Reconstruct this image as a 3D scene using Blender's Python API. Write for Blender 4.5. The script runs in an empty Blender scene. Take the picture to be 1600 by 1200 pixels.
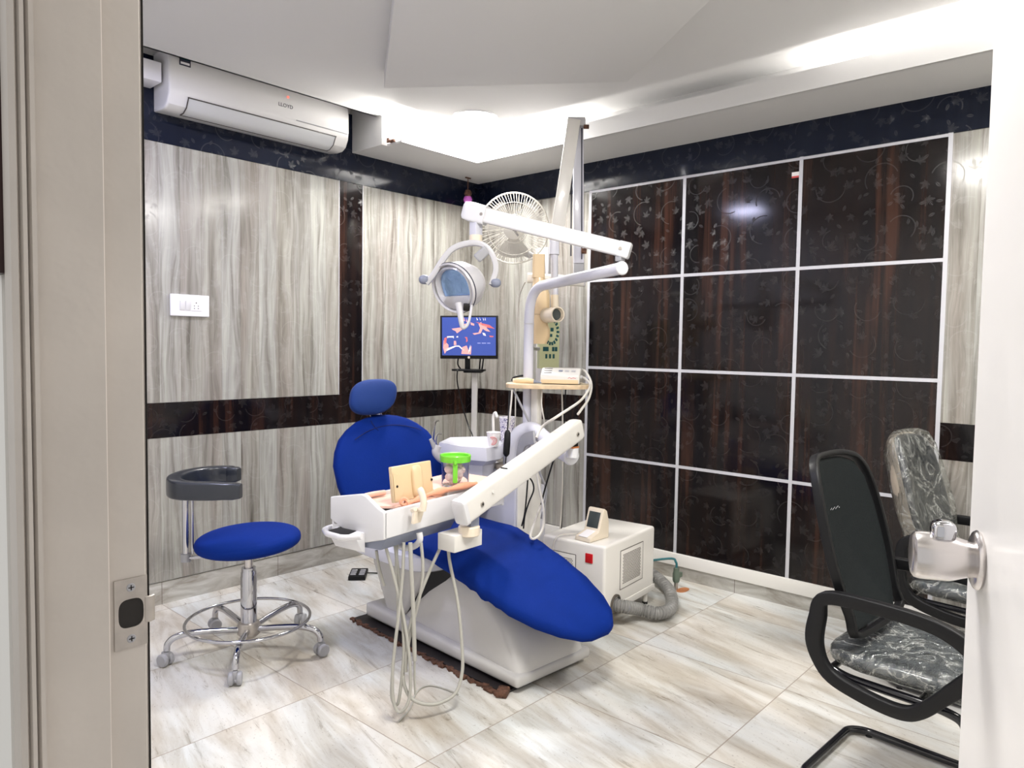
import bpy, bmesh, math, random
from mathutils import Vector, Matrix

S = bpy.context.scene
COL = S.collection
PI = math.pi
random.seed(4)

# ------------------------------------------------------------------ camera
cam_data = bpy.data.cameras.new('camera')
cam = bpy.data.objects.new('camera', cam_data)
COL.objects.link(cam)
yaw, pitch, roll = 0.732453, 0.052166, 0.015
cam_data.sensor_fit = 'HORIZONTAL'
cam_data.sensor_width = 36.0
cam_data.lens = 36.0 * 1136.22 / 1600.0
cam_data.clip_start = 0.02
fw = Vector((math.cos(yaw) * math.cos(pitch), math.sin(yaw) * math.cos(pitch), -math.sin(pitch)))
rt = Vector((math.sin(yaw), -math.cos(yaw), 0))
up = rt.cross(fw)
rt2 = math.cos(roll) * rt + math.sin(roll) * up
up2 = -math.sin(roll) * rt + math.cos(roll) * up
cam.matrix_world = Matrix(((rt2.x, up2.x, -fw.x, -4.0895), (rt2.y, up2.y, -fw.y, -4.0638), (rt2.z, up2.z, -fw.z, 1.45), (0, 0, 0, 1)))
S.camera = cam

# ------------------------------------------------------------------ world, exposure
world = bpy.data.worlds.new('world')
S.world = world
world.use_nodes = True
bgn = world.node_tree.nodes['Background']
bgn.inputs[0].default_value = (0.95, 0.94, 0.93, 1)
bgn.inputs[1].default_value = 0.75
S.view_settings.view_transform = 'Standard'
S.view_settings.look = 'None'
S.view_settings.exposure = 0.06
S.view_settings.gamma = 1.0
S.view_settings.use_curve_mapping = False

# ------------------------------------------------------------------ area lights: the room's lamps plus added fill lights (housings are built below)
def area(name, loc, size, size_y, power, color, rot=(0, 0, 0)):
    d = bpy.data.lights.new(name, 'AREA')
    d.shape = 'RECTANGLE'
    d.size, d.size_y = size, size_y
    d.energy = power
    d.color = color
    o = bpy.data.objects.new(name, d)
    COL.objects.link(o)
    o.location = loc
    o.rotation_euler = rot
    return o
area('fill_panel_light', (-2.55, -3.05, 2.855), 0.55, 0.55, 50, (1.0, 0.98, 0.95))  # unseen panel lamp, added as general fill for the room
area('fill_panel_light', (-0.95, -4.3, 2.855), 0.55, 0.55, 42, (1.0, 0.98, 0.94))  # second unseen panel, added to fill the side by the chairs
area('cool_ceiling_light', (-3.0, -0.85, 2.84), 0.3, 0.3, 22, (0.70, 0.71, 1.0))
d_ = area('added_corner_light', (-0.80, -0.76, 2.876), 0.26, 0.26, 44, (1.0, 0.98, 0.95))  # extra lamp added to brighten the back corner and upper walls
d_.data.shape = 'DISK'
# strips in the ceiling trough, shining up
area('trough_strip', (-0.80, -0.39, 2.745), 0.6, 0.03, 62, (1.0, 0.97, 0.92), (PI, 0, 0))
area('trough_strip', (-0.40, -0.80, 2.745), 0.03, 0.6, 56, (1.0, 0.97, 0.92), (PI, 0, 0))
area('trough_strip', (-0.40, -3.45, 2.745), 0.03, 1.1, 40, (1.0, 0.97, 0.92), (PI, 0, 0))

# ------------------------------------------------------------------ materials
def mat(name, color, rough=0.5, metal=0.0, spec=0.5, trans=0.0, emis=None, estr=0.0, coat=0.0, alpha=1.0, noise=0.0, nscale=8.0, bump=0.0, bscale=60.0, sheen=0.0, ior=1.45):
    m = bpy.data.materials.new(name)
    m.use_nodes = True
    nt = m.node_tree
    b = nt.nodes['Principled BSDF']
    b.inputs['Base Color'].default_value = (*color, 1)
    b.inputs['Roughness'].default_value = rough
    b.inputs['Metallic'].default_value = metal
    b.inputs['Specular IOR Level'].default_value = spec
    b.inputs['Transmission Weight'].default_value = trans
    b.inputs['Coat Weight'].default_value = coat
    b.inputs['Alpha'].default_value = alpha
    b.inputs['IOR'].default_value = ior
    b.inputs['Sheen Weight'].default_value = sheen
    if emis:
        b.inputs['Emission Color'].default_value = (*emis, 1)
        b.inputs['Emission Strength'].default_value = estr
    tc = nt.nodes.new('ShaderNodeTexCoord')
    if noise > 0:
        n = nt.nodes.new('ShaderNodeTexNoise')
        n.inputs['Scale'].default_value = nscale
        n.inputs['Detail'].default_value = 6
        nt.links.new(tc.outputs['Object'], n.inputs['Vector'])
        r = nt.nodes.new('ShaderNodeValToRGB')
        r.color_ramp.elements[0].position = 0.3
        r.color_ramp.elements[1].position = 0.72
        r.color_ramp.elements[0].color = (*[c * (1 - noise) for c in color], 1)
        r.color_ramp.elements[1].color = (*[min(1, c * (1 + noise * 0.5)) for c in color], 1)
        nt.links.new(n.outputs['Fac'], r.inputs['Fac'])
        nt.links.new(r.outputs['Color'], b.inputs['Base Color'])
    if bump > 0:
        n2 = nt.nodes.new('ShaderNodeTexNoise')
        n2.inputs['Scale'].default_value = bscale
        n2.inputs['Detail'].default_value = 3
        nt.links.new(tc.outputs['Object'], n2.inputs['Vector'])
        bp = nt.nodes.new('ShaderNodeBump')
        bp.inputs['Strength'].default_value = bump
        bp.inputs['Distance'].default_value = 0.01
        nt.links.new(n2.outputs['Fac'], bp.inputs['Height'])
        nt.links.new(bp.outputs['Normal'], b.inputs['Normal'])
    return m

class NB:
    """small node-graph builder"""
    def __init__(s, name):
        s.m = bpy.data.materials.new(name); s.m.use_nodes = True
        s.nt = s.m.node_tree; s.b = s.nt.nodes['Principled BSDF']
        s.tc = s.nt.nodes.new('ShaderNodeTexCoord')
    def put(s, sock, v):
        if hasattr(v, 'is_output') or isinstance(v, bpy.types.NodeSocket): s.nt.links.new(v, sock)
        else: sock.default_value = v
    def math(s, op, a, b=0.0, c=0.0, clamp=False):
        n = s.nt.nodes.new('ShaderNodeMath'); n.operation = op; n.use_clamp = clamp
        s.put(n.inputs[0], a); s.put(n.inputs[1], b); s.put(n.inputs[2], c)
        return n.outputs[0]
    def sep(s, v):
        n = s.nt.nodes.new('ShaderNodeSeparateXYZ'); s.put(n.inputs[0], v); return n.outputs
    def comb(s, x, y, z=0.0):
        n = s.nt.nodes.new('ShaderNodeCombineXYZ')
        s.put(n.inputs[0], x); s.put(n.inputs[1], y); s.put(n.inputs[2], z); return n.outputs[0]
    def noise(s, vec, scale=1.0, detail=4.0, rough=0.5, dist=0.0):
        n = s.nt.nodes.new('ShaderNodeTexNoise'); s.put(n.inputs['Vector'], vec)
        n.inputs['Scale'].default_value = scale; n.inputs['Detail'].default_value = detail
        n.inputs['Roughness'].default_value = rough; n.inputs['Distortion'].default_value = dist
        return n.outputs['Fac']
    def white(s, v):
        n = s.nt.nodes.new('ShaderNodeTexWhiteNoise'); n.noise_dimensions = '1D'; s.put(n.inputs['W'], v); return n.outputs['Value']
    def ramp(s, fac, stops):
        n = s.nt.nodes.new('ShaderNodeValToRGB'); s.put(n.inputs[0], fac)
        e = n.color_ramp.elements
        while len(e) < len(stops): e.new(0.5)
        for i, (p, c) in enumerate(stops):
            e[i].position = p
            e[i].color = (c, c, c, 1) if not hasattr(c, '__len__') else (*c, 1)
        return n.outputs[0]
    def mix(s, fac, a, b, mode='MIX'):
        n = s.nt.nodes.new('ShaderNodeMix'); n.data_type = 'RGBA'; n.blend_type = mode
        s.put(n.inputs['Factor'], fac)
        s.put(n.inputs[6], a if not isinstance(a, tuple) else (*a, 1)); s.put(n.inputs[7], b if not isinstance(b, tuple) else (*b, 1))
        return n.outputs[2]
    def out(s, **k):
        for key, v in k.items():
            s.put(s.b.inputs[key.replace('_', ' ')], v if not (isinstance(v, tuple) and len(v) == 3) else (*v, 1))
    def bump(s, h, strength=0.2, dist=0.01):
        n = s.nt.nodes.new('ShaderNodeBump'); n.inputs['Strength'].default_value = strength; n.inputs['Distance'].default_value = dist
        s.put(n.inputs['Height'], h); s.nt.links.new(n.outputs[0], s.b.inputs['Normal'])

def floral(g, u, v):
    """embossed sprigs: five-petal flowers, leaves and thin curling stems; 0..1 mask"""
    def cells(scale, ox, oy, rnd):
        vec = g.comb(g.math('ADD', g.math('MULTIPLY', u, scale), ox), g.math('ADD', g.math('MULTIPLY', v, scale), oy))
        n = g.nt.nodes.new('ShaderNodeTexVoronoi'); n.voronoi_dimensions = '2D'
        g.put(n.inputs['Vector'], vec); n.inputs['Scale'].default_value = 1.0; n.inputs['Randomness'].default_value = rnd
        s1 = g.nt.nodes.new('ShaderNodeVectorMath'); s1.operation = 'SUBTRACT'
        g.put(s1.inputs[0], vec); g.put(s1.inputs[1], n.outputs['Position'])
        o = g.sep(s1.outputs[0]); c = g.sep(n.outputs['Color'])
        return o[0], o[1], c[0], c[1]
    x, y, ra, rb = cells(9.0, 0.3, 0.7, 0.75)
    r = g.math('SQRT', g.math('ADD', g.math('MULTIPLY', x, x), g.math('MULTIPLY', y, y)))
    th = g.math('ADD', g.math('ARCTAN2', y, x), g.math('MULTIPLY', ra, 6.28))
    pet = g.math('ABSOLUTE', g.math('SINE', g.math('MULTIPLY', th, 3.5)))
    size = g.math('MULTIPLY_ADD', rb, 0.14, 0.26)
    fan = g.math('MULTIPLY_ADD', g.math('SINE', g.math('ADD', th, g.math('MULTIPLY', rb, 5.0))), 0.40, 0.62)
    lim = g.math('MULTIPLY', g.math('MULTIPLY', size, fan), g.math('MULTIPLY_ADD', g.math('POWER', pet, 0.7), 0.85, 0.15))
    flower = g.math('LESS_THAN', r, lim)
    vein = g.math('GREATER_THAN', g.math('ABSOLUTE', g.math('SUBTRACT', pet, 0.86)), 0.09)
    flower = g.math('MULTIPLY', flower, vein)
    # leaves
    x, y, ra, rb = cells(13.0, 4.1, 2.3, 1.0)
    ca = g.math('COSINE', g.math('MULTIPLY', ra, 6.28)); sa = g.math('SINE', g.math('MULTIPLY', ra, 6.28))
    lx = g.math('ADD', g.math('MULTIPLY', x, ca), g.math('MULTIPLY', y, sa))
    ly = g.math('SUBTRACT', g.math('MULTIPLY', y, ca), g.math('MULTIPLY', x, sa))
    wl = g.math('MULTIPLY', g.math('SUBTRACT', 0.05, g.math('MULTIPLY', lx, lx)), 2.0)
    leaf = g.math('LESS_THAN', g.math('ABSOLUTE', ly), wl)
    leaf = g.math('MULTIPLY', leaf, g.math('GREATER_THAN', g.math('ABSOLUTE', ly), 0.012))
    leaf = g.math('MULTIPLY', leaf, g.math('GREATER_THAN', rb, 0.45))
    # curling stems
    x, y, ra, rb = cells(5.0, 1.7, 5.9, 0.6)
    r = g.math('SQRT', g.math('ADD', g.math('MULTIPLY', x, x), g.math('MULTIPLY', y, y)))
    ring = g.math('LESS_THAN', g.math('ABSOLUTE', g.math('SUBTRACT', r, g.math('MULTIPLY_ADD', rb, 0.15, 0.25))), 0.014)
    side = g.math('GREATER_THAN', g.math('SINE', g.math('ADD', g.math('ARCTAN2', y, x), g.math('MULTIPLY', ra, 6.28))), -0.1)
    stem = g.math('MULTIPLY', ring, side)
    return g.math('MAXIMUM', g.math('MAXIMUM', flower, leaf), stem)

def laminate(name, axis, kind):
    g = NB(name)
    o = g.sep(g.tc.outputs['Object'])
    u = o[axis]; v = o[2]
    fl = floral(g, u, v)
    if kind == 'grey':
        plank = g.math('FLOOR', g.math('MULTIPLY', u, 8.6))
        pr = g.white(plank)
        uu = g.math('ADD', u, g.math('MULTIPLY', pr, 7.0))
        warp = g.noise(g.comb(g.math('MULTIPLY', uu, 6.0), g.math('MULTIPLY', v, 1.2)), 1.0, 2.0)
        uw = g.math('ADD', uu, g.math('MULTIPLY', warp, 0.12))
        n1 = g.noise(g.comb(g.math('MULTIPLY', uw, 24.0), g.math('MULTIPLY', v, 1.1)), 1.0, 5.0, 0.6, 0.3)
        n2 = g.noise(g.comb(g.math('MULTIPLY', uw, 130.0), g.math('MULTIPLY', v, 3.0)), 1.0, 3.0, 0.6)
        n3 = g.noise(g.comb(g.math('MULTIPLY', uu, 5.0), g.math('MULTIPLY', v, 0.6)), 1.0, 2.0)
        base = g.ramp(n1, [(0.27, (0.13, 0.12, 0.108)), (0.37, (0.27, 0.26, 0.24)), (0.48, (0.39, 0.385, 0.365)), (0.60, (0.48, 0.478, 0.455)), (0.78, (0.56, 0.56, 0.525))])
        tint = g.ramp(n3, [(0.35, (0.86, 0.81, 0.78)), (0.5, (0.95, 0.95, 0.93)), (0.65, (1.0, 1.0, 0.96))])
        c = g.mix(1.0, base, tint, 'MULTIPLY')
        fine = g.ramp(n2, [(0.3, 0.78), (0.5, 1.0)])
        c = g.mix(0.8, c, fine, 'MULTIPLY')
        ptone = g.ramp(pr, [(0.0, (0.84, 0.81, 0.78)), (1.0, (1.0, 1.0, 1.0))])
        c = g.mix(1.0, c, ptone, 'MULTIPLY')
        fr = g.math('FRACT', g.math('MULTIPLY', u, 8.6))
        seam = g.math('LESS_THAN', fr, 0.022)
        c = g.mix(g.math('MULTIPLY', seam, 0.45), c, (0.14, 0.12, 0.10))
        c = g.mix(g.math('MULTIPLY', fl, 0.05), c, (0.85, 0.85, 0.83))
        g.out(Base_Color=c, Roughness=g.math('MULTIPLY_ADD', fl, 0.12, 0.14), Specular_IOR_Level=0.55)
        g.bump(fl, 0.12, 0.002)
    else:
        n1 = g.noise(g.comb(g.math('MULTIPLY', u, 26.0), g.math('MULTIPLY', v, 0.7)), 1.0, 4.0, 0.6)
        n2 = g.noise(g.comb(g.math('MULTIPLY', u, 5.0), g.math('MULTIPLY', v, 0.8)), 1.0, 2.0)
        m = g.math('MULTIPLY', n1, g.math('MULTIPLY', n2, 2.0))
        if kind == 'dark':
            c = g.ramp(m, [(0.38, (0.0055, 0.0045, 0.0055)), (0.58, (0.014, 0.008, 0.007)), (0.80, (0.048, 0.021, 0.014))])
        else:
            c = g.ramp(m, [(0.4, (0.006, 0.009, 0.022)), (0.8, (0.009, 0.013, 0.028))])
        c = g.mix(g.math('MULTIPLY', fl, 0.12), c, (0.06, 0.055, 0.055))
        g.out(Base_Color=c, Roughness=g.math('MULTIPLY_ADD', fl, 0.20, 0.10), Specular_IOR_Level=0.34)
        g.bump(fl, 0.25 if kind == 'dark' else 0.12, 0.002)
    return g.m

def tile_floor():
    g = NB('marble_tile_floor')
    o = g.sep(g.tc.outputs['Object'])
    x, y = o[0], o[1]
    tx = g.math('DIVIDE', g.math('ADD', x, 1.738), 0.702)
    ty = g.math('DIVIDE', g.math('ADD', y, 2.212), 0.703)
    cell = g.white(g.math('ADD', g.math('FLOOR', tx), g.math('MULTIPLY', g.math('FLOOR', ty), 17.3)))
    fx = g.math('ABSOLUTE', g.math('SUBTRACT', g.math('FRACT', g.math('ADD', tx, 0.5)), 0.5))
    fy = g.math('ABSOLUTE', g.math('SUBTRACT', g.math('FRACT', g.math('ADD', ty, 0.5)), 0.5))
    line = g.math('LESS_THAN', g.math('MINIMUM', fx, fy), 0.0032)
    off = g.math('MULTIPLY', cell, 9.0)
    sk = g.math('ADD', g.math('MULTIPLY', y, -0.22), x)
    vec = g.comb(g.math('ADD', g.math('MULTIPLY', sk, 7.5), off), g.math('ADD', g.math('MULTIPLY', y, 1.5), off))
    n1 = g.noise(vec, 1.0, 6.0, 0.62, 0.55)
    vec2 = g.comb(g.math('ADD', g.math('MULTIPLY', sk, 20.0), off), g.math('MULTIPLY', y, 3.2))
    n2 = g.noise(vec2, 1.0, 7.0, 0.7, 0.6)
    n3 = g.noise(g.comb(g.math('MULTIPLY', sk, 2.6), g.math('ADD', g.math('MULTIPLY', y, 1.0), off)), 1.0, 3.0)
    base = g.ramp(n1, [(0.30, (0.46, 0.41, 0.345)), (0.44, (0.60, 0.57, 0.52)), (0.55, (0.72, 0.71, 0.68)), (0.70, (0.80, 0.79, 0.77))])
    vein = g.ramp(n2, [(0.30, (0.66, 0.62, 0.57)), (0.46, (0.96, 0.95, 0.94)), (0.7, (1, 1, 1))])
    c = g.mix(0.85, base, vein, 'MULTIPLY')
    cool = g.ramp(n3, [(0.40, (1.0, 0.97, 0.92)), (0.60, (0.93, 0.97, 1.0))])
    c = g.mix(1.0, c, cool, 'MULTIPLY')
    sp = g.noise(g.comb(g.math('MULTIPLY', sk, 90.0), g.math('MULTIPLY', y, 60.0)), 1.0, 3.0, 0.7)
    speck = g.math('LESS_THAN', sp, 0.355)
    c = g.mix(g.math('MULTIPLY', speck, 0.5), c, (0.24, 0.20, 0.17))
    c = g.mix(g.math('MULTIPLY', line, 0.75), c, (0.26, 0.20, 0.15))
    g.out(Base_Color=c, Roughness=g.math('MULTIPLY_ADD', n2, 0.2, 0.20), Specular_IOR_Level=0.5)
    return g.m

def skirting_tile(name, axis):
    g = NB(name)
    o = g.sep(g.tc.outputs['Object'])
    u, v = o[axis], o[2]
    n1 = g.noise(g.comb(g.math('MULTIPLY', u, 4.0), g.math('MULTIPLY', v, 16.0)), 1.0, 6.0, 0.65, 0.6)
    base = g.ramp(n1, [(0.32, (0.26, 0.23, 0.19)), (0.48, (0.42, 0.40, 0.36)), (0.65, (0.58, 0.57, 0.53))])
    fx = g.math('FRACT', g.math('DIVIDE', g.math('ADD', u, 2.212 if axis == 1 else 1.738), 0.703))
    base = g.mix(g.math('MULTIPLY', g.math('LESS_THAN', fx, 0.006), 0.8), base, (0.15, 0.12, 0.1))
    g.out(Base_Color=base, Roughness=0.3)
    return g.m

M = {}
M['grey_x'] = laminate('grey_wood_laminate_back', 0, 'grey')
M['grey_y'] = laminate('grey_wood_laminate_right', 1, 'grey')
M['dark_x'] = laminate('dark_wood_laminate_back', 0, 'dark')
M['dark_y'] = laminate('dark_wood_laminate_right', 1, 'dark')
M['navy_x'] = laminate('navy_laminate_back', 0, 'navy')
M['navy_y'] = laminate('navy_laminate_right', 1, 'navy')
M['floor'] = tile_floor()
M['skirt_x'] = skirting_tile('skirting_tile_back', 0)
M['skirt_y'] = skirting_tile('skirting_tile_right', 1)
M['ceiling'] = mat('white_ceiling_paint', (0.64, 0.635, 0.63), 0.8, bump=0.05, bscale=20)
M['wall_paint'] = mat('white_wall_paint', (0.78, 0.77, 0.74), 0.75)
M['strip'] = mat('silver_grey_strip', (0.60, 0.60, 0.64), 0.35, metal=0.15)
M['white_trim'] = mat('white_trim_paint', (0.82, 0.80, 0.76), 0.4)
M['jamb'] = mat('worn_cream_paint', (0.54, 0.495, 0.45), 0.45, noise=0.12, nscale=5, bump=0.15, bscale=25)
M['jamb_light'] = mat('chipped_pale_paint', (0.78, 0.72, 0.67), 0.4, noise=0.08, nscale=18)
M['dark_gap'] = mat('dark_gap', (0.02, 0.017, 0.015), 0.8)
M['brown_wood'] = mat('dark_brown_veneer', (0.035, 0.012, 0.012), 0.4, noise=0.4, nscale=15)
M['door'] = mat('glossy_white_door_paint', (0.86, 0.84, 0.82), 0.28, bump=0.35, bscale=9)
M['door_edge'] = mat('cream_door_edge', (0.66, 0.60, 0.50), 0.5, noise=0.1)
M['chrome'] = mat('chrome', (0.55, 0.55, 0.58), 0.06, metal=1.0)
M['steel'] = mat('satin_steel', (0.62, 0.59, 0.58), 0.24, metal=1.0)
M['dull_steel'] = mat('worn_steel', (0.50, 0.46, 0.42), 0.38, metal=0.8, noise=0.25, nscale=30)
M['blue'] = mat('royal_blue_stretch_cloth', (0.002, 0.021, 0.19), 0.8, spec=0.12, sheen=0.0, bump=0.10, bscale=220, noise=0.12, nscale=3)
M['blue_head'] = mat('blue_headrest_cloth', (0.008, 0.034, 0.17), 0.75, spec=0.25, sheen=0.05, bump=0.08, bscale=220)
M['seam'] = mat('navy_stitching', (0.003, 0.006, 0.06), 0.8)
M['white_plastic'] = mat('white_enamel', (0.72, 0.715, 0.73), 0.22, coat=0.3)
M['cream_white'] = mat('creamy_white_enamel', (0.76, 0.735, 0.69), 0.24, coat=0.25, noise=0.04, nscale=9)
M['lav_white'] = mat('cool_white_enamel', (0.64, 0.64, 0.71), 0.25, coat=0.2)
M['grey_plastic'] = mat('blue_grey_plastic', (0.22, 0.24, 0.31), 0.35)
M['mid_grey'] = mat('mid_grey_plastic', (0.36, 0.36, 0.38), 0.35)
M['lamp_grey'] = mat('pale_grey_lamp_plastic', (0.52, 0.51, 0.53), 0.28, coat=0.2)
M['base_white'] = mat('base_cover_plastic', (0.60, 0.585, 0.57), 0.18, coat=0.5)
M['beige'] = mat('beige_plastic', (0.74, 0.56, 0.34), 0.30, coat=0.2)
M['pale_beige'] = mat('pale_beige_plastic', (0.80, 0.70, 0.56), 0.35)
M['black'] = mat('black_plastic', (0.006, 0.006, 0.007), 0.42, spec=0.3)
M['black_soft'] = mat('black_rubber', (0.010, 0.010, 0.011), 0.6)
M['black_gloss'] = mat('gloss_black_tube', (0.008, 0.008, 0.011), 0.14, coat=0.4)
M['mesh'] = mat('black_mesh_fabric', (0.007, 0.010, 0.011), 0.7, spec=0.25, bump=0.4, bscale=350)
M['seat_vinyl'] = mat('dark_slate_vinyl', (0.035, 0.045, 0.06), 0.25, coat=0.9, bump=0.6, bscale=14)
M['slate'] = mat('slate_blue_vinyl', (0.017, 0.021, 0.031), 0.28, coat=0.4)
M['hose'] = mat('grey_hose_rubber', (0.42, 0.41, 0.37), 0.45)
M['hose_pale'] = mat('pale_cable', (0.66, 0.63, 0.58), 0.4)
M['green'] = mat('lime_green_plastic', (0.18, 0.62, 0.04), 0.3, coat=0.2)
M['clear'] = mat('clear_plastic', (0.95, 0.93, 0.93), 0.05, trans=1.0, ior=1.12)
M['cotton'] = mat('white_cotton', (0.90, 0.78, 0.78), 0.95, bump=0.8, bscale=40)
M['pink'] = mat('pink_tray_liner', (0.85, 0.56, 0.45), 0.6, noise=0.1, nscale=14)
M['orange'] = mat('salmon_cloth', (0.80, 0.36, 0.22), 0.7, noise=0.15, nscale=10)
M['copper'] = mat('orange_copper', (0.75, 0.28, 0.10), 0.35, metal=0.5)
M['plywood'] = mat('pale_plywood', (0.74, 0.56, 0.36), 0.5, noise=0.2, nscale=22)
M['ply_top'] = mat('plywood_top_laminate', (0.80, 0.67, 0.48), 0.45, noise=0.08, nscale=12)
M['rust_mat'] = mat('dark_worn_mat', (0.018, 0.014, 0.016), 0.5, noise=0.4, nscale=30)
M['rust'] = mat('brown_crumbling_edge', (0.14, 0.065, 0.04), 0.8, noise=0.6, nscale=60, bump=0.8, bscale=60)
M['red'] = mat('red_switch', (0.55, 0.01, 0.015), 0.3)
M['grille'] = mat('perforation_dark', (0.10, 0.085, 0.07), 0.7)
M['off_white'] = mat('warm_white_powder_coat', (0.86, 0.83, 0.78), 0.32, coat=0.15)
M['duct'] = mat('grey_corrugated_hose', (0.25, 0.245, 0.235), 0.38)
M['teal'] = mat('teal_cable', (0.03, 0.16, 0.18), 0.4)
M['green_grey'] = mat('grey_green_plug', (0.13, 0.17, 0.13), 0.5)
M['screen_dark'] = mat('dark_lcd', (0.045, 0.055, 0.055), 0.15)
M['screen_blue'] = mat('lit_blue_screen', (0.02, 0.04, 0.2), 0.25, emis=(0.045, 0.085, 0.36), estr=0.75)
M['screen_pink'] = mat('lit_pink_lines', (0.5, 0.2, 0.2), 0.3, emis=(0.85, 0.42, 0.38), estr=0.75)
M['screen_pale'] = mat('lit_pale_lines', (0.5, 0.5, 0.5), 0.3, emis=(0.9, 0.80, 0.78), estr=0.8)
M['screen_red'] = mat('lit_rust_lines', (0.5, 0.1, 0.1), 0.3, emis=(0.42, 0.11, 0.12), estr=0.8)
M['screen_text'] = mat('lit_faint_text', (0.2, 0.2, 0.3), 0.3, emis=(0.15, 0.2, 0.5), estr=1.0)
M['lamp_glass'] = mat('lamp_reflector_glass', (0.36, 0.55, 0.86), 0.12, metal=0.6, bump=0.3, bscale=40)
M['fan_wire'] = mat('ivory_fan_wire', (0.72, 0.69, 0.62), 0.35)
M['fan_blade'] = mat('frosted_fan_blade', (0.62, 0.60, 0.57), 0.3, trans=0.35)
M['text_dark'] = mat('dark_print', (0.03, 0.03, 0.05), 0.5)
M['text_red'] = mat('red_print', (0.6, 0.08, 0.08), 0.5)
M['ac_white'] = mat('air_conditioner_white', (0.76, 0.75, 0.74), 0.16, coat=0.4)
M['ac_grey'] = mat('air_conditioner_vane', (0.60, 0.61, 0.62), 0.2)
M['ac_line'] = mat('air_conditioner_slot', (0.06, 0.05, 0.045), 0.5)
M['led_red'] = mat('red_indicator', (0.9, 0.1, 0.08), 0.4, emis=(1.0, 0.12, 0.08), estr=2.0)
M['fill_lamp_glow'] = mat('fill_lamp_diffuser', (1, 1, 1), 0.5, emis=(1.0, 0.95, 0.88), estr=6.0)  # glow on the diffusers of the added lights
M['lamp_cool'] = mat('lit_cool_diffuser', (1, 1, 1), 0.5, emis=(0.7, 0.72, 1.0), estr=7.0)
M['glass_pink'] = mat('purple_pink_glass', (0.65, 0.18, 0.62), 0.08, trans=0.4, emis=(0.4, 0.1, 0.4), estr=0.15)
M['panel_green'] = mat('sage_control_panel', (0.52, 0.54, 0.33), 0.4)
M['key_teal'] = mat('dark_teal_keys', (0.01, 0.075, 0.085), 0.35)
M['cup_pink'] = mat('pink_printed_swirl', (0.80, 0.28, 0.28), 0.6)
M['paper'] = mat('white_paper', (0.85, 0.82, 0.82), 0.7)
M['switch'] = mat('switch_plate_white', (0.86, 0.85, 0.88), 0.22)

def film_mat():
    g = NB('crinkled_clear_film')
    nt = g.nt; o = g.tc.outputs['Object']
    n = g.noise(o, 7.0, 4.0, 0.55, 1.6); n2 = g.noise(o, 22.0, 3.0, 0.6, 1.0)
    bp = nt.nodes.new('ShaderNodeBump'); bp.inputs['Strength'].default_value = 0.9; bp.inputs['Distance'].default_value = 0.03
    nt.links.new(g.math('ADD', n, g.math('MULTIPLY', n2, 0.4)), bp.inputs['Height'])
    gl = nt.nodes.new('ShaderNodeBsdfGlossy'); gl.inputs['Roughness'].default_value = 0.10; gl.inputs['Color'].default_value = (0.9, 0.92, 0.9, 1)
    nt.links.new(bp.outputs[0], gl.inputs['Normal'])
    tr = nt.nodes.new('ShaderNodeBsdfTransparent'); tr.inputs['Color'].default_value = (0.95, 0.96, 0.95, 1)
    lw = nt.nodes.new('ShaderNodeLayerWeight'); lw.inputs['Blend'].default_value = 0.22; nt.links.new(bp.outputs[0], lw.inputs['Normal'])
    mx = nt.nodes.new('ShaderNodeMixShader')
    fac = g.math('ADD', g.math('MULTIPLY', lw.outputs['Fresnel'], 0.95), 0.05, clamp=True)
    df = nt.nodes.new('ShaderNodeBsdfDiffuse'); df.inputs['Color'].default_value = (0.75, 0.76, 0.72, 1); nt.links.new(bp.outputs[0], df.inputs['Normal'])
    m0 = nt.nodes.new('ShaderNodeMixShader')
    crease_shine = g.ramp(g.math('ABSOLUTE', g.math('SUBTRACT', n, 0.5)), [(0.0, 0.45), (0.012, 0.22), (0.03, 0.09), (0.2, 0.04)])  # white streaks along the creases, highlights painted in as diffuse colour
    nt.links.new(crease_shine, m0.inputs[0]); nt.links.new(tr.outputs[0], m0.inputs[1]); nt.links.new(df.outputs[0], m0.inputs[2])
    nt.links.new(fac, mx.inputs[0]); nt.links.new(m0.outputs[0], mx.inputs[1]); nt.links.new(gl.outputs[0], mx.inputs[2])
    nt.links.new(mx.outputs[0], nt.nodes['Material Output'].inputs['Surface'])
    nt.nodes.remove(g.b)
    return g.m
M['film'] = film_mat()
def cup_print():
    g = NB('cup_with_fine_print')
    o = g.sep(g.tc.outputs['Object'])
    n = g.noise(g.comb(g.math('MULTIPLY', o[0], 160.0), g.math('MULTIPLY', o[1], 160.0), g.math('MULTIPLY', o[2], 190.0)), 1.0, 2.0)
    c = g.ramp(n, [(0.44, (0.16, 0.14, 0.28)), (0.50, (0.80, 0.77, 0.80)), (0.60, (0.85, 0.80, 0.82))])
    g.out(Base_Color=c, Roughness=0.6)
    return g.m
M['cup_print'] = cup_print()

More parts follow.
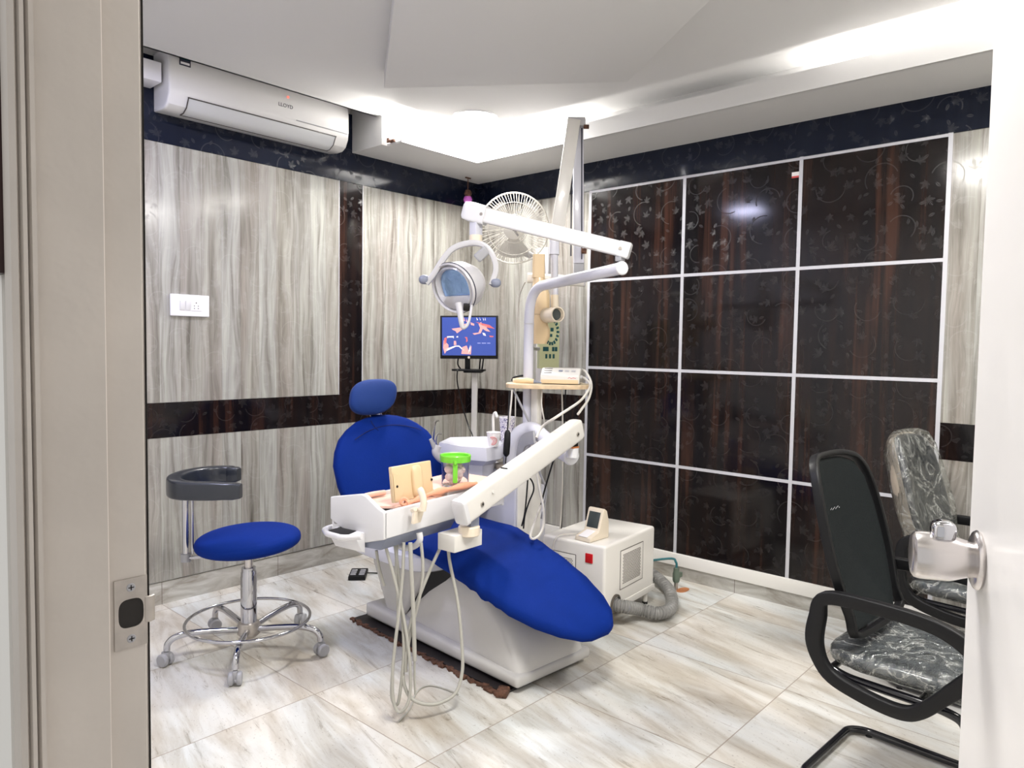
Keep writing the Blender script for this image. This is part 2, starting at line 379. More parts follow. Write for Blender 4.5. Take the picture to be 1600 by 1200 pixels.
# ------------------------------------------------------------------ mesh helpers
def new(): return bmesh.new()
def merge(dst, src, Mx=None):
    if Mx is not None: src.transform(Mx)
    me = bpy.data.meshes.new('tmp'); src.to_mesh(me); src.free(); dst.from_mesh(me); bpy.data.meshes.remove(me)
    return dst
def rotz(a): return Matrix.Rotation(a, 4, 'Z')
def frame(o, x, y, z):
    x, y, z = Vector(x).normalized(), Vector(y).normalized(), Vector(z).normalized()
    return Matrix(((x.x, y.x, z.x, o[0]), (x.y, y.y, z.y, o[1]), (x.z, y.z, z.z, o[2]), (0, 0, 0, 1)))
def frame_z(o, z, ref=(0, 0, 1)):
    z = Vector(z).normalized(); ref = Vector(ref)
    if abs(z.dot(ref)) > 0.98: ref = Vector((1, 0, 0))
    x = ref.cross(z).normalized(); y = z.cross(x)
    return frame(o, x, y, z)
def box(bm, c, s, Mx=None, bev=0.0, seg=2):
    t = new(); bmesh.ops.create_cube(t, size=1.0)
    for v in t.verts: v.co = Vector((v.co.x * s[0] + c[0], v.co.y * s[1] + c[1], v.co.z * s[2] + c[2]))
    if bev > 0: bmesh.ops.bevel(t, geom=t.edges[:], offset=bev, segments=seg, affect='EDGES', profile=0.6)
    return merge(bm, t, Mx)
def bounds(bm, a, b, Mx=None, bev=0.0, seg=2):
    return box(bm, [(a[i] + b[i]) / 2 for i in range(3)], [abs(b[i] - a[i]) for i in range(3)], Mx, bev, seg)
def cyl(bm, r, h, Mx=None, seg=32, r2=None, bev=0.0, z0=0.0):
    r2 = r if r2 is None else r2
    if bev > 0: prof = [(0, 0), (r - bev, 0), (r, bev), (r2, h - bev), (r2 - bev, h), (0, h)]
    else: prof = [(0, 0), (r, 0), (r2, h), (0, h)]
    return lathe(bm, [(a, b + z0) for a, b in prof], Mx, seg)
def lathe(bm, prof, Mx=None, seg=32, a0=0.0, a1=2 * PI):
    t = new(); full = abs(a1 - a0 - 2 * PI) < 1e-6
    n = seg if full else seg + 1
    rings = []
    for r, z in prof:
        if r < 1e-7: rings.append([t.verts.new((0, 0, z))])
        else: rings.append([t.verts.new((r * math.cos(a0 + (a1 - a0) * i / seg), r * math.sin(a0 + (a1 - a0) * i / seg), z)) for i in range(n)])
    for A, B in zip(rings[:-1], rings[1:]):
        if len(A) == 1 and len(B) == 1: continue
        for i in range(seg):
            j = (i + 1) % n
            if len(A) == 1: t.faces.new((A[0], B[j], B[i]))
            elif len(B) == 1: t.faces.new((A[i], A[j], B[0]))
            else: t.faces.new((A[i], A[j], B[j], B[i]))
    bmesh.ops.recalc_face_normals(t, faces=t.faces[:])
    return merge(bm, t, Mx)
def smooth_path(pts, n=8, closed=False):
    P = [Vector(p) for p in pts]; out = []
    L = len(P); rng = range(L) if closed else range(L - 1)
    for i in rng:
        if closed: p0, p1, p2, p3 = P[(i - 1) % L], P[i], P[(i + 1) % L], P[(i + 2) % L]
        else: p0, p1, p2, p3 = P[max(i - 1, 0)], P[i], P[i + 1], P[min(i + 2, L - 1)]
        for k in range(n):
            t = k / n
            out.append(0.5 * ((2 * p1) + (p2 - p0) * t + (2 * p0 - 5 * p1 + 4 * p2 - p3) * t * t + (3 * p1 - p0 - 3 * p2 + p3) * t ** 3))
    if not closed: out.append(P[-1])
    return out
def fillet(pts, r, n=6):
    P = [Vector(p) for p in pts]; out = [P[0]]
    for i in range(1, len(P) - 1):
        a = (P[i - 1] - P[i]); b = (P[i + 1] - P[i])
        d = min(r, a.length * 0.48, b.length * 0.48)
        s = P[i] + a.normalized() * d; e = P[i] + b.normalized() * d
        for k in range(n + 1):
            t = k / n
            out.append((1 - t) ** 2 * s + 2 * t * (1 - t) * P[i] + t * t * e)
    out.append(P[-1]); return out
def tube(bm, pts, r, seg=12, closed=False, flat=None, ref=None, cap=True):
    """sweep; r = number or list; flat=(wx, wy) makes a rounded-rectangle section"""
    P = [Vector(p) for p in pts]; n = len(P); t = new()
    T = []
    for i in range(n):
        if closed: d = P[(i + 1) % n] - P[(i - 1) % n]
        else: d = P[min(i + 1, n - 1)] - P[max(i - 1, 0)]
        T.append(d.normalized())
    N = None; rings = []
    for i in range(n):
        if ref is not None:
            N = Vector(ref) - T[i] * Vector(ref).dot(T[i])
        elif N is None:
            N = T[i].orthogonal()
        else:
            N = N - T[i] * N.dot(T[i])
        N.normalize(); B = T[i].cross(N)
        rr = r[i] if hasattr(r, '__len__') else r
        ring = []
        for k in range(seg):
            a = 2 * PI * k / seg
            c, s = math.cos(a), math.sin(a)
            if flat:
                e = 0.30
                c = math.copysign(abs(c) ** e, c) * flat[0]; s = math.copysign(abs(s) ** e, s) * flat[1]
                m = rr if rr else 1.0
                ring.append(t.verts.new(P[i] + N * c * m + B * s * m))
            else: ring.append(t.verts.new(P[i] + N * c * rr + B * s * rr))
        rings.append(ring)
    for i in range(n if closed else n - 1):
        A, Bq = rings[i], rings[(i + 1) % n]
        for k in range(seg):
            j = (k + 1) % seg
            t.faces.new((A[k], A[j], Bq[j], Bq[k]))
    if not closed and cap:
        t.faces.new(rings[0][::-1]); t.faces.new(rings[-1])
    bmesh.ops.recalc_face_normals(t, faces=t.faces[:])
    return merge(bm, t)
def prism(bm, pts, h, Mx=None, bev=0.0, seg=2, allbev=False):
    """outline in local xy extruded 0..h along local z"""
    t = new(); lo = [t.verts.new((p[0], p[1], 0)) for p in pts]; hi = [t.verts.new((p[0], p[1], h)) for p in pts]
    n = len(pts); t.faces.new(lo[::-1]); t.faces.new(hi)
    for i in range(n): t.faces.new((lo[i], lo[(i + 1) % n], hi[(i + 1) % n], hi[i]))
    bmesh.ops.recalc_face_normals(t, faces=t.faces[:])
    if bev > 0:
        ed = t.edges[:] if allbev else [e for e in t.edges if abs(e.verts[0].co.z - e.verts[1].co.z) < 1e-6]
        bmesh.ops.bevel(t, geom=ed, offset=bev, segments=seg, affect='EDGES', profile=0.6)
    return merge(bm, t, Mx)
def loft(bm, rings, Mx=None, cap=True):
    t = new(); R = [[t.verts.new(p) for p in ring] for ring in rings]; n = len(R[0])
    for A, B in zip(R[:-1], R[1:]):
        for i in range(n): t.faces.new((A[i], A[(i + 1) % n], B[(i + 1) % n], B[i]))
    if cap: t.faces.new(R[0][::-1]); t.faces.new(R[-1])
    bmesh.ops.recalc_face_normals(t, faces=t.faces[:])
    return merge(bm, t, Mx)
def rrect(w, h, r, n=6):
    out = []
    for cx, cy, a0 in ((w / 2 - r, h / 2 - r, 0), (-w / 2 + r, h / 2 - r, 90), (-w / 2 + r, -h / 2 + r, 180), (w / 2 - r, -h / 2 + r, 270)):
        for k in range(n + 1):
            a = math.radians(a0 + 90 * k / n); out.append((cx + r * math.cos(a), cy + r * math.sin(a)))
    return out
def superell(a, b, e=2.5, n=48):
    out = []
    for k in range(n):
        t = 2 * PI * k / n; c, s = math.cos(t), math.sin(t)
        out.append((a * math.copysign(abs(c) ** (2 / e), c), b * math.copysign(abs(s) ** (2 / e), s)))
    return out
def pillow(bm, outline, tf, tb, Mx=None, bend=None, p=3.0, rings=9, dish=None):
    """closed cushion: outline in xy, domed to +tf and -tb"""
    t = new(); n = len(outline)
    cx = sum(q[0] for q in outline) / n; cy = sum(q[1] for q in outline) / n
    def ring(s, z):
        out = []
        for q in outline:
            x = cx + (q[0] - cx) * s; y = cy + (q[1] - cy) * s; zz = z
            if bend: zz += bend(x, y)
            out.append(t.verts.new((x, y, zz)))
        return out
    ss = [math.sin(PI / 2 * k / rings) for k in range(1, rings + 1)]
    f = [ring(s, tf * max(0, 1 - s ** p) ** (1 / p)) for s in ss]
    b = [ring(s, -tb * max(0, 1 - s ** p) ** (1 / p)) for s in ss[:-1]]
    cf = t.verts.new((cx, cy, tf + (bend(cx, cy) if bend else 0))); cb = t.verts.new((cx, cy, -tb + (bend(cx, cy) if bend else 0)))
    for i in range(n):
        j = (i + 1) % n
        t.faces.new((cf, f[0][i], f[0][j])); t.faces.new((cb, b[0][j], b[0][i]))
        for k in range(rings - 1): t.faces.new((f[k][i], f[k + 1][i], f[k + 1][j], f[k][j]))
        for k in range(rings - 2): t.faces.new((b[k][j], b[k + 1][j], b[k + 1][i], b[k][i]))
        t.faces.new((b[-1][j], f[-1][j], f[-1][i], b[-1][i]))
    bmesh.ops.recalc_face_normals(t, faces=t.faces[:])
    return merge(bm, t, Mx)

def obj(name, bm, m, parent=None, angle=38, label=None):
    """link the bmesh (world coordinates) as ONE object, under its thing if given"""
    me = bpy.data.meshes.new(name)
    top = parent
    off = Vector((0, 0, 0))
    q = parent
    while q is not None:
        off += q.location; q = q.parent
    if parent is None:
        cs = [v.co for v in bm.verts]
        off = Vector(((min(c.x for c in cs) + max(c.x for c in cs)) / 2, (min(c.y for c in cs) + max(c.y for c in cs)) / 2, min(c.z for c in cs)))
    bm.transform(Matrix.Translation(-off))
    bm.to_mesh(me); bm.free()
    me.polygons.foreach_set('use_smooth', [True] * len(me.polygons))
    me.set_sharp_from_angle(angle=math.radians(angle))
    me.materials.append(M[m] if isinstance(m, str) else m)
    o = bpy.data.objects.new(name, me)
    COL.objects.link(o)
    if parent is None: o.location = off
    else: o.parent = parent
    if label: o['label'] = label
    return o
def tag(o, label, cat, group=None):
    o['label'] = label; o['category'] = cat
    if group: o['group'] = group
    return o
def thing(name, label, cat, loc, group=None):
    o = bpy.data.objects.new(name, None); o.empty_display_size = 0.1
    COL.objects.link(o); o.location = loc
    return tag(o, label, cat, group)
def structure(name, bm, m, parent=None, angle=38):
    """room shell: mesh kept in world coordinates so textures run on from panel to panel"""
    me = bpy.data.meshes.new(name)
    bm.to_mesh(me); bm.free()
    me.polygons.foreach_set('use_smooth', [True] * len(me.polygons))
    me.set_sharp_from_angle(angle=math.radians(angle))
    me.materials.append(M[m]); o = bpy.data.objects.new(name, me); COL.objects.link(o)
    if parent is not None: o.parent = parent
    else: o['kind'] = 'structure'
    return o
def text_bm(s, size, Mx, depth=0.0006, shear=0.0, bold=0.0):
    cu = bpy.data.curves.new('lettering', 'FONT'); cu.body = s; cu.size = size; cu.extrude = depth
    cu.align_x = 'CENTER'; cu.align_y = 'CENTER'; cu.shear = shear; cu.offset = bold; cu.resolution_u = 3
    o = bpy.data.objects.new('lettering', cu); COL.objects.link(o)
    me = bpy.data.meshes.new_from_object(o.evaluated_get(bpy.context.evaluated_depsgraph_get()))
    bpy.data.objects.remove(o); bpy.data.curves.remove(cu)
    b = new(); b.from_mesh(me); bpy.data.meshes.remove(me); b.transform(Mx)
    return b

# ------------------------------------------------------------------ room shell
ZC = 2.886          # flat ceiling
ZS = 2.704          # underside of the perimeter soffit
XL, YF = -3.81, -5.3
b = new(); bounds(b, (XL - 1.5, YF - 0.1, -0.1), (0.1, 0.1, 0)); structure('floor', b, 'floor')
b = new(); bounds(b, (XL - 0.15, 0.0, 0), (0.1, 0.1, 3.2)); wall_back = structure('wall_back', b, 'wall_paint')
b = new(); bounds(b, (0.0, YF - 0.1, 0), (0.1, 0.1, 3.2)); wall_right = structure('wall_right', b, 'wall_paint')
b = new(); bounds(b, (XL - 0.15, YF - 0.1, 0), (0.1, YF, 3.2)); structure('wall_front', b, 'wall_paint')
# wall with the doorway the photo is taken through
JY = -3.345
b = new(); bounds(b, (XL - 0.105, JY + 0.035, 0), (XL, 0.0, 3.2)); bounds(b, (XL - 0.105, YF, 0), (XL, -4.25, 3.2)); bounds(b, (XL - 0.105, -4.25, 2.12), (XL, JY + 0.035, 3.2))
structure('wall_left', b, 'wall_paint')

T = 0.014
def panel(name, axis, a0, a1, z0, z1, m, parent, t=T):
    bb = new()
    if axis == 0: bounds(bb, (a0, -t, z0), (a1, 0.001, z1))
    else: bounds(bb, (-t, a0, z0), (0.001, a1, z1))
    return structure(name, bb, m, parent)
panel('grey_laminate_panel', 0, XL, -1.297, 1.114, 2.507, 'grey_x', wall_back)
panel('grey_laminate_panel', 0, -1.105, -T, 1.114, 2.507, 'grey_x', wall_back)
panel('lower_grey_laminate_panel', 0, XL, -T, 0.130, 0.921, 'grey_x', wall_back)
panel('dark_upright_panel', 0, -1.292, -1.110, 1.113, 2.507, 'dark_x', wall_back, T - 0.001)
panel('dark_band', 0, XL, -T, 0.922, 1.112, 'dark_x', wall_back, T + 0.001)
panel('navy_band', 0, XL, -T, 2.509, 2.95, 'navy_x', wall_back, T + 0.002)
panel('edge_strip', 0, -1.297, -1.292, 1.113, 2.508, 'strip', wall_back, T + 0.002)
panel('edge_strip', 0, -1.110, -1.105, 1.113, 2.508, 'strip', wall_back, T + 0.002)
panel('grey_laminate_panel', 1, -1.083, 0, 1.114, 2.507, 'grey_y', wall_right)
panel('lower_grey_laminate_panel', 1, -1.083, 0, 0.165, 0.921, 'grey_y', wall_right)
panel('dark_band', 1, -1.083, 0, 0.922, 1.112, 'dark_y', wall_right, T + 0.001)
panel('grey_laminate_panel', 1, YF, -3.245, 1.105, 2.509, 'grey_y', wall_right)
panel('lower_grey_laminate_panel', 1, YF, -3.245, 0.10, 0.923, 'grey_y', wall_right)
panel('dark_band', 1, YF, -3.245, 0.924, 1.104, 'dark_y', wall_right, T + 0.001)
panel('navy_band', 1, YF, 0, 2.512, 2.95, 'navy_y', wall_right, T + 0.002)
ys = [-1.094, -1.806, -2.518, -3.236]; zs = [0.150, 0.709, 1.311, 1.903, 2.506]
for i in range(3):
    for k in range(4):
        panel('dark_laminate_panel', 1, ys[i + 1] + 0.010, ys[i] - 0.010, zs[k] + 0.010, zs[k + 1] - 0.010, 'dark_y', wall_right)
for y in ys: panel('upright_strip', 1, y - 0.010, y + 0.010, 0.150, 2.514, 'strip', wall_right, T + 0.003)
for z in zs[1:]: panel('level_strip', 1, -3.236, -1.094, z - 0.009, z + 0.009, 'strip', wall_right, T + 0.002)
b = new(); bounds(b, (-0.034, -3.246, 0.085), (0, -0.0, 0.160), bev=0.003); structure('trim_1', b, 'white_trim')
b = new(); bounds(b, (XL, -0.010, 0), (-0.010, 0, 0.122), bev=0.002); structure('baseboard_back', b, 'skirt_x')
b = new(); bounds(b, (-0.018, YF, 0), (0, 0, 0.084), bev=0.002); structure('baseboard_right', b, 'skirt_y')

# ceiling: flat field, soffit along two walls with a lit trough, a hanging slab, a notch for the air conditioner
b = new()
bounds(b, (XL, YF, ZC), (0.0, -0.27, ZC + 0.05)); bounds(b, (-1.19, -0.27, ZC), (0.0, 0.0, ZC + 0.05)); bounds(b, (XL - 0.13, YF, 3.15), (0.0, 0.0, 3.2))
bounds(b, (XL, -0.285, ZC - 0.0), (-1.19, -0.27, ZC + 0.26))
ceiling = structure('ceiling', b, 'ceiling')
b = new()
bounds(b, (-1.19, -0.33, ZS), (0, 0, ZC + 0.001)); bounds(b, (-0.33, YF, ZS), (0, -0.33, ZC + 0.001))
bounds(b, (-1.155, -0.465, ZS), (-0.33, -0.33, ZS + 0.012)); bounds(b, (-0.48, YF, ZS), (-0.33, -0.465, ZS + 0.012))
bounds(b, (-1.155, -0.475, ZS), (-0.48, -0.461, ZS + 0.098)); bounds(b, (-0.49, YF, ZS), (-0.476, -0.461, ZS + 0.098))
bounds(b, (-1.196, -0.33, ZS), (-1.1905, 0.0, 3.15))
structure('soffit', b, 'ceiling', ceiling)
b = new(); prism(b, [(-1.643, -0.923), (-0.907, -1.959), (-1.690, -3.02), (-2.42, -2.00)], ZC - 2.80, Matrix.Translation((0, 0, 2.80)), bev=0.002)
structure('hanging_slab', b, 'ceiling', ceiling)
# little broken plaster bits at the end of the trough
b = new(); box(b, (-1.162, -0.39, 2.724), (0.02, 0.05, 0.018), bev=0.004); box(b, (-1.164, -0.352, 2.733), (0.012, 0.02, 0.03), bev=0.003)
structure('chipped_plaster', b, 'rust', ceiling)

# lamp housings, with those of the added fill lights
def panel_lamp(loc, s, label, m):
    t = thing('ceiling_light', label, 'light', loc)
    q = new(); box(q, (loc[0], loc[1], loc[2] + 0.014), (s + 0.05, s + 0.05, 0.032), bev=0.004); obj('housing', q, 'white_plastic', t)
    q = new(); box(q, (loc[0], loc[1], loc[2] - 0.003), (s, s, 0.006)); obj('diffuser', q, m, t)
panel_lamp((-2.55, -3.05, 2.866), 0.55, 'unseen square white fill light added near the middle of the room, behind the hanging slab', 'fill_lamp_glow')
panel_lamp((-0.95, -4.3, 2.866), 0.55, 'unseen square white fill light added over the visitor chairs', 'fill_lamp_glow')
t = thing('ceiling_light', 'round flush light added to brighten the corner between trough and hanging slab', 'light', (-0.80, -0.76, 2.88))
q = new(); lathe(q, [(0.0, 0.0), (0.135, 0.0), (0.136, 0.003), (0.145, 0.003), (0.146, 0.0065), (0, 0.0065)], Matrix.Translation((-0.80, -0.76, 2.880)), 48); obj('trim_ring', q, 'white_plastic', t)
q = new(); lathe(q, [(0.0, -0.001), (0.132, -0.001), (0.132, 0.001), (0, 0.001)], Matrix.Translation((-0.80, -0.76, 2.880)), 48); obj('diffuser', q, 'fill_lamp_glow', t)
panel_lamp((-3.0, -0.85, 2.855), 0.30, 'bluish square ceiling light in front of the air conditioner', 'lamp_cool')

# ------------------------------------------------------------------ door frame and door
b = new()
prof = [(-0.104, -0.03), (-0.104, 0.028), (-0.110, 0.030), (-0.110, 0.050), (-0.1055, 0.052), (-0.1030, 0.047), (-0.1015, 0.052), (-0.0985, 0.052), (-0.0965, 0.045), (-0.0945, 0.050), (-0.0910, 0.050), (-0.0885, 0.040),
        (-0.036, 0.040), (-0.034, 0.030), (0.0, 0.030), (0.004, 0.026), (0.004, -0.03)]
prism(b, [(XL + p[0] + 0.002, JY + 0.042 - p[1] * 1.0) for p in prof][::-1], 2.12)
trimj = structure('trim_2', b, 'jamb', angle=25)
b = new(); bounds(b, (XL - 0.108, -4.29, 0), (XL + 0.004, -4.245, 2.12), bev=0.003); bounds(b, (XL - 0.108, -4.26, 2.08), (XL + 0.004, JY + 0.04, 2.12)); structure('trim_3', b, 'jamb')
b = new(); bounds(b, (XL + 0.006, JY + 0.0135, 0.0), (XL + 0.0066, JY + 0.04, 2.1)); structure('dark_paint_gap', b, 'dark_gap', trimj)
b = new(); bounds(b, (XL - 0.0345, JY + 0.0055, 0.0), (XL - 0.0320, JY + 0.012, 2.1), bev=0.0006); structure('chipped_edge', b, 'jamb_light', trimj)
b = new(); bounds(b, (XL - 0.111, JY + 0.0135, 1.505), (XL - 0.105, -2.2, 3.0)); structure('brown_veneer_panel', b, 'brown_wood', trimj)

# strike plate on the frame
t = thing('strike_plate', 'worn metal door strike plate with two screws on the cream door frame', 'strike plate', (-3.825, JY, 1.15))
def holed_plate(w, h, hole, depth, Mx):
    """plate with a window: outer rectangle and inner loop, bridged"""
    tt = new(); n = len(hole); outer = []
    for p in hole:
        a = math.atan2(p[1], p[0]); c, s = math.cos(a), math.sin(a)
        k = min((w / 2) / max(abs(c), 1e-6), (h / 2) / max(abs(s), 1e-6)); outer.append((c * k, s * k))
    for cx, cy in ((w / 2, h / 2), (-w / 2, h / 2), (-w / 2, -h / 2), (w / 2, -h / 2)):
        i = min(range(n), key=lambda j: (outer[j][0] - cx) ** 2 + (outer[j][1] - cy) ** 2); outer[i] = (cx, cy)
    L = []
    for loop in (outer, hole):
        for z in (0, depth): L.append([tt.verts.new((p[0], p[1], z)) for p in loop])
    ol, oh, il, ih = L
    for i in range(n):
        j = (i + 1) % n
        tt.faces.new((oh[i], oh[j], ih[j], ih[i])); tt.faces.new((ol[j], ol[i], il[i], il[j]))
        tt.faces.new((ol[i], ol[j], oh[j], oh[i])); tt.faces.new((ih[i], ih[j], il[j], il[i]))
    bmesh.ops.recalc_face_normals(tt, faces=tt.faces[:]); tt.transform(Mx); return tt
Fp = frame((-3.8215, JY + 0.012, 1.188), (1, 0, 0), (0, 0, 1), (0, -1, 0))
hole = [(x * 1.0, y) for x, y in superell(0.0115, 0.014, 3.2, 28)]
obj('plate', holed_plate(0.030, 0.068, hole, 0.0016, Fp), 'dull_steel', t)
q = new(); prism(q, superell(0.0118, 0.0145, 3.2, 24), 0.0004, Fp); obj('latch_hole', q, 'dark_gap', t)
q = new(); tube(q, [Fp @ Vector((0.013, 0, 0.0012)), Fp @ Vector((0.018, 0, 0.002)), Fp @ Vector((0.022, 0, 0.0))], 1.0, 10, flat=(0.013, 0.0009), ref=(0, 0, 1)); obj('curved_lip', q, 'dull_steel', t)
for z in (0.025, -0.025):
    q = new(); cyl(q, 0.0042, 0.0022, Fp @ Matrix.Translation((0, z, 0.0)), 20, bev=0.0006); sc = obj('screw', q, 'mid_grey', t)
    q = new(); box(q, (0, z, 0.0023), (0.005, 0.0009, 0.0005), Fp); box(q, (0, z, 0.0023), (0.0009, 0.005, 0.0005), Fp); obj('screw_slot', q, 'dark_gap', sc)

# door leaf, standing open at the right, with its round knob
DH = Vector((-3.797, -4.187, 0)); DE = Vector((-3.012, -3.886, 0))
dx = (DE - DH).normalized(); dn = Vector((-dx.y, dx.x, 0))
Fd = frame(DH, dx, dn, (0, 0, 1)); DL = (DE - DH).length
b = new(); bounds(b, (0, -0.036, 0.008), (DL, 0, 2.085), Fd, bev=0.002)
door = structure('door_1', b, 'door')
b = new(); bounds(b, (DL, -0.034, 0.009), (DL + 0.004, -0.002, 2.084), Fd); structure('door_edge', b, 'door_edge', door)
kx = DL - 0.058; kz = 1.200
Fk = frame(Fd @ Vector((kx, 0.0, kz)), dx, (0, 0, 1), dn)
q = new(); lathe(q, [(0, 0), (0.034, 0), (0.036, 0.003), (0.034, 0.006), (0.030, 0.008), (0, 0.008)], Fk, 40); k1 = structure('door_rose', q, 'steel', door)
q = new(); lathe(q, [(0.020, 0.004), (0.022, 0.012), (0.0245, 0.020), (0.0275, 0.028), (0.029, 0.034), (0.0295, 0.064), (0.028, 0.070), (0.024, 0.073), (0.017, 0.074), (0.0, 0.073)], Fk, 44); structure('door_knob', q, 'steel', door)
q = new(); pillow(q, superell(0.013, 0.011, 3.0, 28), 0.010, 0.012, Fk @ Matrix.Translation((-0.002, 0.033, 0.040)) @ Matrix.Rotation(-PI / 2, 4, 'X') @ Matrix.Scale(1.25, 4)); structure('turn_button', q, 'chrome', door)

# ------------------------------------------------------------------ wall fittings
t = thing('switch_plate', 'white wall plate with two rocker switches and a socket on grey panelling', 'switch', (-2.277, 0, 1.583))
q = new(); box(q, (-2.277, -0.021, 1.647), (0.216, 0.014, 0.120), bev=0.006, seg=3); obj('plate', q, 'switch', t)
for x in (-2.322, -2.291):
    q = new(); box(q, (x, -0.030, 1.646), (0.027, 0.007, 0.052), Matrix.Translation((x, -0.03, 1.646)) @ Matrix.Rotation(0.10, 4, 'X') @ Matrix.Translation((-x, 0.03, -1.646)), bev=0.0012); obj('rocker', q, 'white_plastic', t)
q = new(); box(q, (-2.245, -0.0285, 1.646), (0.056, 0.003, 0.056), bev=0.001); so = obj('socket', q, 'switch', t)
for dx_, dz_ in ((0, 0.017), (-0.011, 0.0), (0.011, 0.0), (-0.011, -0.014), (0.011, -0.014)):
    q = new(); cyl(q, 0.0035 if dz_ > 0.01 else 0.0026, 0.001, frame((-2.245 + dx_, -0.0299, 1.646 + dz_), (1, 0, 0), (0, 0, 1), (0, -1, 0)), 12); obj('pin_hole', q, 'dark_gap', so)

t = thing('air_conditioner', 'white split air conditioner unit mounted under the ceiling notch', 'air conditioner', (-1.91, -0.1, 2.65))
X0, X1 = -2.46, -1.36
pr = [(-0.015, 2.66), (-0.10, 2.650), (-0.150, 2.652), (-0.185, 2.672), (-0.208, 2.715), (-0.215, 2.76), (-0.215, 2.86), (-0.205, 2.93), (-0.185, 2.955), (-0.015, 2.96)]
Fa = frame((X0, 0, 0), (0, 1, 0), (0, 0, 1), (1, 0, 0))
q = new(); prism(q, pr, X1 - X0, Fa, bev=0.014, seg=4); obj('body', q, 'ac_white', t, 30)
# air vane on the lower front curve
q = new(); prism(q, [(-0.118, 2.646), (-0.152, 2.6475), (-0.190, 2.669), (-0.2145, 2.712), (-0.212, 2.716), (-0.186, 2.674), (-0.150, 2.653), (-0.118, 2.650)], 0.90, frame((X0 + 0.10, 0, 0), (0, 1, 0), (0, 0, 1), (1, 0, 0))); vane = obj('air_vane', q, 'ac_grey', t)
for a, c in ((0, (-0.2146, 2.7165)), (0, (-0.118, 2.6465))):
    q = new(); bounds(q, (X0 + 0.095, c[0] - 0.003, c[1] - 0.003), (X0 + 1.005, c[0] + 0.002, c[1] + 0.002)); obj('slot', q, 'ac_line', t)
for x in (X0 + 0.098, X0 + 1.0):
    q = new(); tube(q, [(x, y, z) for y, z in ((-0.118, 2.6465), (-0.152, 2.6475), (-0.190, 2.669), (-0.2155, 2.714))], 0.003, 6); obj('slot', q, 'ac_line', t)
q = new(); bounds(q, (X1 - 0.37, -0.2185, 2.748), (X1 - 0.01, -0.2145, 2.752)); obj('trim_line', q, 'mid_grey', t)
q = new(); cyl(q, 0.0065, 0.003, frame((-1.785, -0.214, 2.868), (1, 0, 0), (0, 0, 1), (0, -1, 0)), 16); obj('indicator', q, 'led_red', t)
obj('lettering', text_bm('LLOYD', 0.030, frame((-1.80, -0.2155, 2.815), (1, 0, 0), (0, 0, 1), (0, -1, 0)), 0.0006), 'text_dark', t)
q = new(); bounds(q, (-2.408, -0.2165, 2.872), (-2.350, -0.2145, 2.935)); st = obj('energy_label', q, 'text_dark', t)
q = new(); bounds(q, (-2.402, -0.2175, 2.903), (-2.356, -0.2160, 2.929)); obj('green_field', q, 'key_teal', st)
q = new(); bounds(q, (-2.402, -0.2175, 2.879), (-2.356, -0.2160, 2.890)); obj('pale_field', q, 'paper', st)
q = new(); bounds(q, (-2.62, -0.16, 2.775), (-2.475, -0.018, 2.875), bev=0.004); tag(obj('wiring_box', q, 'switch'), 'small glossy white plastic box on the wall left of the air conditioner', 'wiring box')

# little sticker on the dark panels and ornament at the corner
t = thing('sticker', 'tiny white and red sticker on the top middle dark panel', 'sticker', (-0.015, -2.486, 2.40))
q = new(); bounds(q, (-0.0155, -2.507, 2.414), (-0.014, -2.467, 2.436)); obj('paper', q, 'paper', t)
q = new(); bounds(q, (-0.0160, -2.507, 2.404), (-0.014, -2.467, 2.414)); obj('red_stripe', q, 'text_red', t)
c = Vector((-0.225, -0.115, 2.540))
t = thing('hanging_ornament', 'purple pink glass ornament hanging on a hook in the ceiling corner', 'ornament', (c.x, c.y, c.z))
q = new(); tube(q, [(c.x, c.y, c.z + 0.04), (c.x, c.y, 2.706)], 0.004, 6); box(q, (c.x, c.y, 2.700), (0.05, 0.012, 0.008)); obj('hook', q, 'rust', t)
q = new(); lathe(q, [(0, 0.075), (0.020, 0.07), (0.030, 0.045), (0.018, 0.02), (0.0, 0.018)], Matrix.Translation(c), 20); obj('cap', q, 'rust', t)
q = new(); lathe(q, [(0, -0.035), (0.024, -0.026), (0.034, 0.0), (0.026, 0.022), (0.0, 0.028)], Matrix.Translation(c), 24); obj('glass_bulb', q, 'glass_pink', t)

